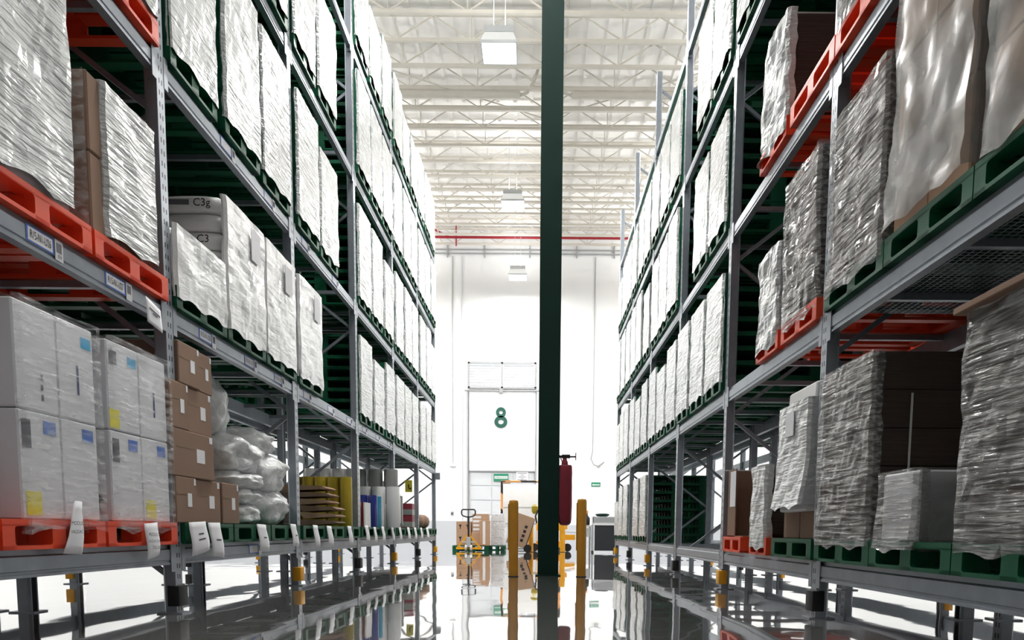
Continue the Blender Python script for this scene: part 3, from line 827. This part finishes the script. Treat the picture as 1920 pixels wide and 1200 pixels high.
for k in range(7):
    roll('slim white roll, %s of seven along the shelf front' % ('first', 'second', 'third', 'fourth', 'fifth', 'sixth', 'seventh')[k], -2.60+.012*(k % 2), 12.55+.2*k, ZP, .045, .36+.02*(k % 3), 'roll_white')
# wrapped white tube bundle, red boxes, brown bundles in the fifth and sixth bays
t = thing('white_bundle', 'tall white wrapped bundle with rounded top past the fourth upright', 'bundle', (-2.85, 14.3, ZP))
MB().lathe((0, 0, 0), [(.24, 0), (.28, .1), (.28, .55), (.22, .75), (.1, .86), (.02, .9)], 16).build('wrapped_body', 'white_block', t, True)
MB().box(.24, .29, -.05, .05, .05, .6).build('grey_strip', 'roll_grey', t)
for k in range(2):
    o = ob('striped_box', rbox(.26, .3, .25, .01, 'extinguisher_red'), None, (-2.68, 15.5, ZP+.25*k))
    tag(o, ('lower', 'upper')[k] + ' red box with grey band on the left bottom shelf', 'box')
    MB().box(-.131, .131, -.152, .152, .02, .13).build('grey_band', 'roll_grey', o)
for k in range(3):
    blob('brown_bundle', 'brown wrapped bundle near the end upright, %s one' % ('left', 'middle', 'right')[k], (-2.80+.03*k, 16.6+.55*k, ZP), (.2, .2, .17), 30+k, 'cardboard', 'bundle', amp=.1, sub=2)
t = thing('hanging_tag', 'yellow hazard tag hanging at the end of the left rack', 'sign', (-2.72, 15.95, 1.40))
MB().box(-.075, .075, -.003, .003, 0, .25).build('plate', 'print_yellow', t)
hk = MB(); hk.path([(-.0, -.006, .16), (0, -.006, .09), (.03, -.006, .06), (.055, -.006, .09)], .012, 6); hk.build('printed_hook', 'print_black', t)
o = MB().box(-.1, .08, -.006, .006, -.17, 0).build('end_plate', 'steel', rackL, loc=(.03, 5*BAY+.02, LEV['L'][1]-.1))

# ---- paper tags draped over the bottom pallets
def paper_tag(label, pts, lines=(), txt=None, name='paper_tag', bend=1.):
    # pts: bottom-left, bottom-right, top-right, top-left as (y, z) on the aisle plane; bulges outward
    x = XL + .055; n = 6; vs = []; c0 = Vector((x, pts[0][0], pts[0][1]))
    def P(u, v):
        bl, br, tr, tl = [Vector(p) for p in pts]
        p = (bl*(1-u) + br*u)*(1-v) + (tl*(1-u) + tr*u)*v
        return Vector((x + bend*(.012*math.sin(u*3.1) + .02*(1-v)*(.3+u*.4) + .008*math.sin(v*5)), p.x, p.y))
    vs = [P(i/n, j/n) for j in range(n+1) for i in range(n+1)]
    b = MB(c0); b.add(vs, [(j*(n+1)+i, j*(n+1)+i+1, (j+1)*(n+1)+i+1, (j+1)*(n+1)+i) for j in range(n) for i in range(n)])
    o = b.build(name, 'paper', None, True, tuple(c0)); md = o.modifiers.new('thick', 'SOLIDIFY'); md.thickness = .0012
    tag(o, label, 'tag', 'paper tags on left rack')
    for v, w in lines:
        q = MB(c0); a, b_ = P(.5-w/2, v), P(.5+w/2, v); dz = .006
        q.add([a+Vector((.004, 0, -dz)), b_+Vector((.004, 0, -dz)), b_+Vector((.004, 0, dz)), a+Vector((.004, 0, dz))], [(0, 1, 2, 3)])
        q.build('printed_line', 'print_grey', o)
    for s_, v, sz in (txt or ()):
        p = P(.5, v) - c0 + Vector((.006, 0, 0))
        text('lettering', s_, sz, 'print_black', o, p, '+x', sx=1.0)
    return o
paper_tag('leaning white paper tag on the left red bottom pallet', ((3.90, .465), (4.05, .455), (4.11, .74), (4.045, .745)), (), (('MODULO 2', .58, .030), ('VALIDACION', .42, .026)))
paper_tag('white paper tag with three printed lines on right red bottom pallet', ((4.74, .40), (4.88, .43), (4.915, .64), (4.75, .63)), (), (('MODULO 2', .66, .030), ('VALIDACION NO', .47, .024), ('TOCAR', .28, .030)))
paper_tag('white sheet hanging from second shelf beam left of the first upright', ((4.875, 1.905), (5.065, 1.88), (5.055, 2.02), (4.87, 2.06)), ((.62, .7), (.5, .3)), None, 'paper_sheet', .15)
paper_tag('first white tag right of the first upright, on the green pallet', ((5.36, .40), (5.63, .44), (5.63, .655), (5.36, .645)), ((.62, .3), (.45, .4)))
paper_tag('second white tag right of the first upright, on the green pallet', ((5.70, .39), (5.89, .375), (5.885, .648), (5.67, .646)), ((.5, .4),))
for k, (y, w, a, b_) in enumerate(((6.78, .22, .40, .64), (7.66, .17, .42, .65), (8.42, .18, .40, .645), (8.98, .2, .41, .64), (9.95, .2, .41, .645), (10.95, .2, .42, .66), (11.5, .16, .41, .64), (12.1, .2, .42, .65), (12.9, .2, .41, .64), (13.6, .2, .42, .65), (14.5, .25, .42, .65), (15.3, .25, .42, .65), (16.1, .25, .42, .65), (17.0, .3, .42, .65))):
    paper_tag('white paper tag, number %s along the left bottom shelf after the two printed ones' % ('one', 'two', 'three', 'four', 'five', 'six', 'seven', 'eight', 'nine', 'ten', 'eleven', 'twelve', 'thirteen', 'fourteen')[k],
              ((y-w/2, a+.01), (y+w/2, a), (y+w/2-.01, b_), (y-w/2-.01, b_+.005)), ((.5, .3),) if k < 2 else ())

# ---------------------------------------------------------------- right rack special loads
def bundle_layers(t, w, h, d, n, m, x0=-.012, z0=PH, yoff=0., jit=.01):
    for k in range(n):
        ob('flat_bundle', rbox(d, w, h/n-.003, .006, m), t, (x0-d/2-random.uniform(0, jit), yoff+random.uniform(-jit, jit)*.5, z0+h/n*k))
# bay first (nearest), bottom shelf
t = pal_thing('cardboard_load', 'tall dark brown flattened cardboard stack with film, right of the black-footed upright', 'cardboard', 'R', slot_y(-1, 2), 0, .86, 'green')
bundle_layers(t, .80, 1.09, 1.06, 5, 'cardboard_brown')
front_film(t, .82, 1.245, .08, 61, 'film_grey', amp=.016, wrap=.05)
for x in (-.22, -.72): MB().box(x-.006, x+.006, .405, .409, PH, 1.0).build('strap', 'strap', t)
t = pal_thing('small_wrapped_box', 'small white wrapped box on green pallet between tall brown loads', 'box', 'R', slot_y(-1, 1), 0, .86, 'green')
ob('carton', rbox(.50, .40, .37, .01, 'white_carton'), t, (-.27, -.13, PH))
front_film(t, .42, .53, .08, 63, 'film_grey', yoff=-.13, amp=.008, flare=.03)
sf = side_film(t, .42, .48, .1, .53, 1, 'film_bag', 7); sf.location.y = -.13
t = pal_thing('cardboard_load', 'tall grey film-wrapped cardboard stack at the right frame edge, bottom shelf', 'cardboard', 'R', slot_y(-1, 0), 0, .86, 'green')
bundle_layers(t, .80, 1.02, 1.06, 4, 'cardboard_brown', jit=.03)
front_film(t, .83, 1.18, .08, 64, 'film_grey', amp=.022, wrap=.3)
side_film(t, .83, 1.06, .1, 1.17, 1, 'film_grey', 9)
ob('cap_board', rbox(1.1, .9, .03, .004, 'cardboard'), t, (-.5, 0, 1.18))
# bay first, second shelf
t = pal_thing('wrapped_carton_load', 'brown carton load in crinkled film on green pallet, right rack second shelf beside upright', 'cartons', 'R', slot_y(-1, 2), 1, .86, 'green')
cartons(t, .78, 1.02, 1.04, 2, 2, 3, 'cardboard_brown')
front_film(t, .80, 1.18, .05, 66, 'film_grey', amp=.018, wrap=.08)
t = pal_thing('bagged_load', 'big load under a loose grey plastic cover on green pallet, right rack second shelf', 'cartons', 'R', slot_y(-1, 1), 1, .86, 'green')
cartons(t, .74, 1.32, 1.04, 2, 2, 3, 'cardboard_light')
front_film(t, .80, 1.48, .14, 67, 'film_bag', amp=.03, wrap=.25, flare=.03)
side_film(t, .80, 1.04, .14, 1.48, 1, 'film_bag', 12)
t = pal_thing('bagged_load', 'load under loose grey plastic cover cut by the right frame edge, second shelf', 'cartons', 'R', slot_y(-1, 0), 1, .86, 'green')
cartons(t, .74, 1.3, 1.04, 2, 2, 3, 'cardboard_light')
front_film(t, .80, 1.46, .12, 68, 'film_bag', amp=.03, wrap=.25)
side_film(t, .80, 1.04, .12, 1.46, 1, 'film_bag', 13)
# bay first, third shelf
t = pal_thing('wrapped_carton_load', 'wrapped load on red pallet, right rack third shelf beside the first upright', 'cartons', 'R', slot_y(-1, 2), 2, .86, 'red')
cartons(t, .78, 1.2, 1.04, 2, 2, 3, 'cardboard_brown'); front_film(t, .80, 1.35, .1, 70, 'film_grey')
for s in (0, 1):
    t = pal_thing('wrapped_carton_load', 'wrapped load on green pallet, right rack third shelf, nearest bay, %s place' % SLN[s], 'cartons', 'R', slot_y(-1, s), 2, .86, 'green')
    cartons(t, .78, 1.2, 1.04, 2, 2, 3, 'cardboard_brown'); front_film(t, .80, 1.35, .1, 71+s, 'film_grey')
# second bay, bottom shelf
t = pal_thing('white_wrapped_load', 'leaning white wrapped tall load over brown cartons on green pallet, right bottom shelf', 'load', 'R', 5.74, 0, .90, 'green')
ob('carton', rbox(.5, .36, .36, .006, 'cardboard'), t, (-.32, -.18, PH)); ob('carton', rbox(.5, .36, .36, .006, 'cardboard'), t, (-.32, .20, PH)); ob('carton', rbox(.5, .36, .36, .006, 'cardboard'), t, (-.85, .1, PH))
ob('carton', rbox(.7, .50, .62, .006, 'cardboard'), t, (-.42, .05, PH+.365))
o = ob('white_board_pack', rbox(.20, .58, .92, .012, 'white_block'), t, (-.10, .02, PH+.20)); o.rotation_euler.y = R(-3)
front_film(t, .64, 1.16, .36, 74, 'film_white_b', yoff=.0, amp=.012, flare=.05, wrap=.2)
MB().box(.02, .026, -.12, .06, .92, 1.10).build('paper_label', 'paper', t)
t = pal_thing('dark_wrapped_bundle', 'low dark bundle with white film front on red pallet, right bottom shelf', 'bundle', 'R', 6.58, 0, .50, 'red')
ob('bundle_body', rbox(.85, .40, .62, .05, 'cardboard_brown', 3), t, (-.46, .0, PH))
front_film(t, .42, .77, .03, 75, 'film_white_b', amp=.02, wrap=.06)
MB().box(-.5, -.496, .06, .20, .66, .98).build('paper_label', 'paper', t)
t = pal_thing('open_carton_load', 'open tall brown carton with small carton inside on red pallet, right bottom shelf', 'cartons', 'R', 7.46, 0, .66, 'red')
c = MB(); c.box(-.95, -.03, -.30, -.29, PH, .82); c.box(-.95, -.94, -.3, .3, PH, .82); c.box(-.04, -.03, -.3, .0, PH, .82); c.box(-.95, -.03, -.3, .3, PH, PH+.01)
c.build('tall_carton', 'cardboard', t)
MB().box(-.95, -.0, -.31, -.29, .82, .83).build('carton_rim', 'paper', t)
o = ob('small_carton', rbox(.5, .34, .46, .006, 'cardboard'), t, (-.50, .12, PH+.012)); MB().box(-.05, .08, .171, .173, .14, .38).build('paper_label', 'paper', o)
# tall sheet of paper taped to the open carton
MB().box(-.03, -.026, -.2, .0, .45, .80).build('taped_sheet', 'paper', t)
# second bay, second shelf
t = pal_thing('wrapped_carton_load', 'tall brown wrapped load on red pallet behind first right upright, second shelf', 'cartons', 'R', 5.76, 1, .76, 'red')
cartons(t, .70, 1.04, 1.04, 2, 2, 3, 'cardboard_brown'); front_film(t, .72, 1.2, .05, 77, 'film_grey', amp=.022)
t = pal_thing('wrapped_carton_load', 'low dark brown wrapped load on narrow red pallet, right rack second shelf', 'cartons', 'R', 6.52, 1, .60, 'red')
cartons(t, .54, .69, 1.04, 1, 1, 1, 'cardboard_brown', bev=.03); front_film(t, .56, .85, .04, 78, 'film_white_b', amp=.03, wrap=.05)
# second bay, third shelf
lone_pallet('R', 5.68, 2, 'empty red plastic pallet beside first upright, right rack third shelf', 'red', .86)
t = pal_thing('wrapped_carton_load', 'brown load in bright crinkled film on red pallet, right rack third shelf', 'cartons', 'R', 6.55, 2, .70, 'red')
cartons(t, .66, .80, 1.04, 1, 1, 1, 'cardboard_brown', bev=.04); front_film(t, .68, .95, .04, 79, 'film_white_b', amp=.035, wrap=.06)

# ---------------------------------------------------------------- column, bollards, extinguisher
t = thing('steel_column', 'dark green square steel column standing in the aisle', 'column', (.152, 10.2, 0))
MB().box(-.14, .14, -.14, .14, .015, HZ-.1).build('shaft', 'pillar_green', t)
MB().box(-.17, .17, -.17, .17, 0, .015).build('base_plate', 'pillar_green', t)
def bollard(label, x, y, h, r, m):
    t = thing('bollard', label, 'bollard', (x, y, 0), 0, 'yellow bollards')
    MB().lathe((0, 0, 0), [(r, 0), (r, h-r*.6), (r*.95, h-r*.35), (r*.8, h-r*.12), (r*.5, h-.01), (r*.1, h)], 22).build('sleeve', m, t, True)
    MB().box(-r*1.16, -r*.72, -r*.5, r*.3, .35, h-r*.9).build('seam', m, t)
    MB().lathe((0, 0, 0), [(r*1.12, 0), (r*1.12, .006), (r, .012)], 22).build('base_ring', 'rubber', t, True)
bollard('yellow bollard left of the green column', -.308, 9.85, 1.005, .062, 'bollard_yellow')
bollard('yellow bollard right of the green column', .590, 9.9, 1.03, .062, 'bollard_yellow')
bollard('distant yellow bollard seen between left bollard and column', -.176, 21.4, 1.0, .075, 'yellow_paint')
bollard('distant yellow bollard seen just right of the column', .738, 21.5, 1.0, .075, 'yellow_paint')
ex = thing('covered_extinguisher', 'fire extinguisher in dark red fabric cover hung on the green column', 'extinguisher', (.375, 10.13, .68))
b = MB(); n = 20; prof = [(0, .35), (.012, .72), (.04, .92), (.10, .98), (.25, 1.0), (.5, 1.03), (.7, 1.02), (.78, .98), (.80, .9), (.805, .6)]
vs = []; 
for z, s in prof:
    for k in range(n):
        a = 2*math.pi*k/n; kx = 4.5
        cx, sy = math.cos(a), math.sin(a); rr = (abs(cx)**kx + abs(sy)**kx)**(-1/kx)
        w = 1 + .045*math.sin(3*a + z*9)
        vs.append((cx*rr*.088*s*w, sy*rr*.09*s*w, z))
fs = [(i*n+k, i*n+(k+1) % n, (i+1)*n+(k+1) % n, (i+1)*n+k) for i in range(len(prof)-1) for k in range(n)] + [tuple(range(n))[::-1], tuple(range((len(prof)-1)*n, len(prof)*n))]
b.add(vs, fs); b.build('cover', 'extinguisher_red', ex, True)
MB().lathe((-.01, 0, .80), [(.045, 0), (.04, .05), (.028, .07), (.028, .11)], 14).build('neck', 'extinguisher_red', ex, True)
v = MB(); v.box(-.05, .06, -.03, .03, .895, .94); v.build('valve', 'rubber', ex)
v = MB(); v.tube((.05, 0, .915), (.14, 0, .915), .011); v.box(.132, .142, -.02, .02, .87, .965); v.build('hand_wheel', 'rubber', ex)
v = MB(); v.box(-.09, -.03, -.02, .02, .90, .93); v.build('wall_bracket', 'rubber', ex)
v = MB(); v.bar((-.08, -.03, .93), (-.02, -.04, .78), .02, .012); v.build('strap', 'extinguisher_red', ex)

# ---------------------------------------------------------------- dock area
# pallet jack with its loaded pallet
pj = thing('pallet_jack', 'yellow hand pallet jack with black loop handle before the cartons', 'pallet jack', (-2.0, 22.0, 0))
b = MB(); b.bar((-.34, 0, .09), (0, 0, .50), .05, .05, (0, 1, 0)); b.bar((.34, 0, .09), (0, 0, .50), .05, .05, (0, 1, 0)); b.bar((-.37, 0, .08), (.37, 0, .08), .06, .06); b.build('frame', 'yellow_paint', pj)
for x in (-.24, .24): MB().box(x-.08, x+.08, .05, 1.2, .05, .10).build('fork', 'yellow_paint', pj)
for x in (-.075, .075): MB().tube((x-.03, -.06, .09), (x+.03, -.06, .09), .09, 18).build('steer_wheel', 'wheel_white', pj, True)
MB().box(-.06, .06, -.1, .02, .12, .42).build('pump', 'lamp_metal', pj)
MB().box(-.2, .2, -.04, .0, .25, .29).build('cross_plate', 'lamp_metal', pj)
MB().tube((0, -.05, .40), (0, -.10, 1.02), .028, 10).build('tiller', 'rubber', pj, True)
MB().path([(0, -.10, .98), (-.17, -.10, 1.03), (-.20, -.10, 1.08), (-.20, -.10, 1.17), (-.17, -.10, 1.21), (.17, -.10, 1.21), (.20, -.10, 1.17), (.20, -.10, 1.08), (.17, -.10, 1.03), (0, -.10, .98)], .02).build('handle_loop', 'rubber', pj, True)
MB().bar((0, -.10, .98), (0, -.10, 1.2), .03, .02).build('handle_stem', 'rubber', pj)
tag(ob('plastic_pallet', pal_me['green'], None, (-1.45, 22.85, 0.001)), 'green plastic pallet on floor under the cartons at the pallet jack', 'pallet')
DC = 'cartons at the pallet jack'
def dock_carton(label, x0, x1, y0, y1, z0, z1, glyph=True, m='cardboard_light'):
    o = ob('carton', rbox(x1-x0, y1-y0, z1-z0, .006, m), None, ((x0+x1)/2, (y0+y1)/2, z0)); tag(o, label, 'carton', DC)
    hy = (y1-y0)/2
    if glyph:
        for gx in (-.1, .12):
            MB().prism([(gx-.05, .26), (gx+.05, .26), (gx+.012, .19), (gx+.012, .13), (gx-.012, .13), (gx-.012, .19)], 'y', -hy-.002, -hy).build('printed_goblet', 'print_black', o)
    return o
dock_carton('brown carton with goblet marks, lower left on jack pallet', -2.42, -1.98, 22.5, 23.0, .155, .51)
dock_carton('brown carton with goblet marks, upper left on jack pallet', -2.42, -1.98, 22.5, 23.0, .515, .87)
dock_carton('wide plain brown carton low behind the pallet jack tiller', -1.96, -1.46, 22.5, 23.0, .155, .55, False)
o = dock_carton('tall brown carton with white labels on jack pallet', -1.94, -1.46, 22.55, 23.0, .555, 1.10, False)
for k in range(4): MB().box(-.22, .02, -.228, -.226, .05+.12*k, .12+.12*k).build('paper_label', 'paper', o)
o = dock_carton('brown carton right of the jack tiller with a paper strip', -1.72, -1.40, 22.40, 22.54, .155, .9, False)
MB().box(-.06, .02, -.073, -.071, .04, .72).build('paper_strip', 'paper', o)
t = thing('white_wrapped_load', 'white film-wrapped carton stack right of the pallet jack', 'load', (-1.2, 23.2, 0))
p = ob('pallet', pal_me['green'], t, (.22, .1, 0)); p.scale = (.45, 1.2, 1)
for k in range(4): ob('carton', rbox(.38, .9, .24, .01, 'white_carton'), t, (0, .1, .15+.243*k))
fm = MB(); vs = []
for r_ in range(10):
    for c_, (x, y) in enumerate(((-.21, .56), (-.21, -.37), (.0, -.38), (.21, -.37), (.21, .56))):
        nn = noise.noise(Vector((x*9, y*7, r_*.9))); vs.append((x+.02*nn, y+.02*nn, .1 + r_*.114))
fm.add(vs, [(r_*5+c, r_*5+c+1, (r_+1)*5+c+1, (r_+1)*5+c) for r_ in range(9) for c in range(4)]); fm.build('stretch_film', 'film_clear', t)
# striped barrier frame
t = thing('striped_barrier', 'orange and black striped pole frame beside the dock door', 'barrier', (-1.15, 24.5, 0))
MB().tube((0, 0, 0), (0, 0, 2.2), .04).build('post', 'striped_pole', t, True)
MB().tube((0, 0, 2.2), (1.9, 0, 2.2), .035).build('crossbar', 'striped_pole', t, True)
MB().tube((1.9, 0, 0), (1.9, 0, 2.2), .04).build('post', 'striped_pole', t, True)
for z in (.55, 1.0): MB().box(-.12, .12, -.02, .02, z-.012, z+.012).build('clip', 'orange_stripe', t)
MB().box(-.02, .28, -.03, .03, 2.12, 2.24).build('corner_cap', 'cardboard_light', t)
# white machine behind
t = thing('white_machine', 'large white box-shaped machine behind the left bollard', 'machine', (-.45, 26.4, 0))
ob('upper_body', rbox(1.5, 1.0, 1.35, .04, 'white_block', 3), t, (0, 0, .84)); ob('lower_body', rbox(1.42, .96, .80, .02, 'door_grey', 2), t, (0, 0, .02))
MB().box(-.7, .7, -.52, -.5, 1.40, 1.42).build('panel_seam', 'trim_grey', t)
# hand truck with tilted carton
ht = thing('hand_truck', 'black hand truck holding the tilted carton', 'hand truck', (-.32, 20.8, 0))
b = MB(); b.tube((-.02, 0, .08), (.25, 0, .92), .018); b.tube((-.02, .3, .08), (.25, .3, .92), .018); b.build('frame', 'rubber', ht)
MB().box(-.42, .0, .0, .3, .03, .045).build('toe_plate', 'rubber', ht)
for y in (-.04, .34): MB().tube((.06, y-.03, .11), (.06, y+.03, .11), .11, 18).build('wheel', 'rubber', ht, True)
c = ob('carton', rbox(.55, .42, .88, .006, 'cardboard_light'), None, (-.60, 20.95, .20)); c.rotation_euler.y = R(19)
tag(c, 'tilted brown carton leaning behind the left bollard', 'carton')
for k in range(4): MB().box(.08, .16, -.212, -.21, .15+.13*k, .23+.13*k).build('printed_mark', 'print_black', c)
# yellow stacker truck behind the column
st = thing('stacker_truck', 'yellow electric stacker truck partly hidden behind the green column', 'forklift', (.45, 22.6, 0))
MB().box(-.55, .5, -.3, .5, .12, .22).build('chassis', 'yellow_paint', st)
ob('body', rbox(.75, .6, .62, .04, 'yellow_paint', 2), st, (-.1, .15, .22))
MB().box(-.46, .3, -.17, -.15, .30, .62).build('front_panel', 'white_block', st)
for x in (-.52, .46): MB().tube((x, -.38, .12), (x, -.22, .12), .12, 16).build('wheel', 'rubber', st, True)
for z0, z1, x1 in ((.66, .78, .46), (.34, .50, .70)): MB().box(.2, x1, -.1, .3, z0, z1).build('side_bar', 'yellow_paint', st)
MB().path([(-.45, 0, .8), (-.50, 0, 1.05), (-.40, 0, 1.25), (-.25, 0, 1.32)], .025).build('tiller', 'rubber', st, True)
MB().lathe((-.52, .1, 1.12), [(.06, 0), (.1, .08), (.1, .22), (.04, .28)], 14).build('beacon', 'roll_yellow', st, True)
MB().box(.2, .75, -.1, .3, .56, .585).build('shelf', 'lamp_metal', st)
# packing cart near the right rack
pc = thing('packing_cart', 'white topped cart with black front panel by the right rack end', 'cart', (1.90, 21.2, 0))
MB().box(-.27, .31, -.02, .0, .06, .78).build('front_panel', 'dark_panel', pc)
MB().box(-.32, .34, -.05, .5, .79, .84).build('table_top', 'white_block', pc)
b = MB(); b.box(-.32, .34, -.05, -.03, .84, 1.02); b.box(-.32, -.30, -.05, .5, .84, 1.02); b.box(.32, .34, -.05, .5, .84, 1.02); b.build('tray_side', 'lamp_metal', pc)
MB().box(-.27, .29, -.052, -.05, .88, .99).build('tray_window', 'trim_grey', pc)
for x in (-.31, .32):
    for y in (-.03, .46): MB().box(x-.015, x+.015, y-.015, y+.015, .03, .8).build('leg', 'lamp_metal', pc); 
for x in (-.31, .32):
    for y in (-.03, .46): MB().tube((x-.015, y, .03), (x+.015, y, .03), .03, 12).build('caster', 'rubber', pc, True)
blob('dark_cloth', 'crumpled dark green cloth on top of the white cart', (1.86, 21.35, 1.02), (.2, .12, .05), 51, 'pillar_green', 'cloth', sub=2)
t = thing('spray_bottle', 'small black bottle with orange cap beside the white cart', 'bottle', (1.42, 21.6, .78))
MB().lathe((0, 0, 0), [(.09, 0), (.1, .05), (.1, .2), (.04, .28), (.035, .33)], 14).build('body', 'rubber', t, True)
MB().lathe((0, 0, .33), [(.05, 0), (.05, .08), (.02, .1)], 12).build('cap', 'orange_stripe', t, True)
t = thing('side_table', 'low white side table under the black bottle', 'table', (1.35, 21.7, 0))
MB().box(-.18, .2, -.2, .2, .73, .775).build('top', 'white_block', t)
for x in (-.16, .18):
    for y in (-.17, .17): MB().box(x-.015, x+.015, y-.015, y+.015, 0, .73).build('leg', 'trim_grey', t)
MB().box(-.15, .17, -.19, -.17, .45, .70).build('drawer', 'door_grey', t)
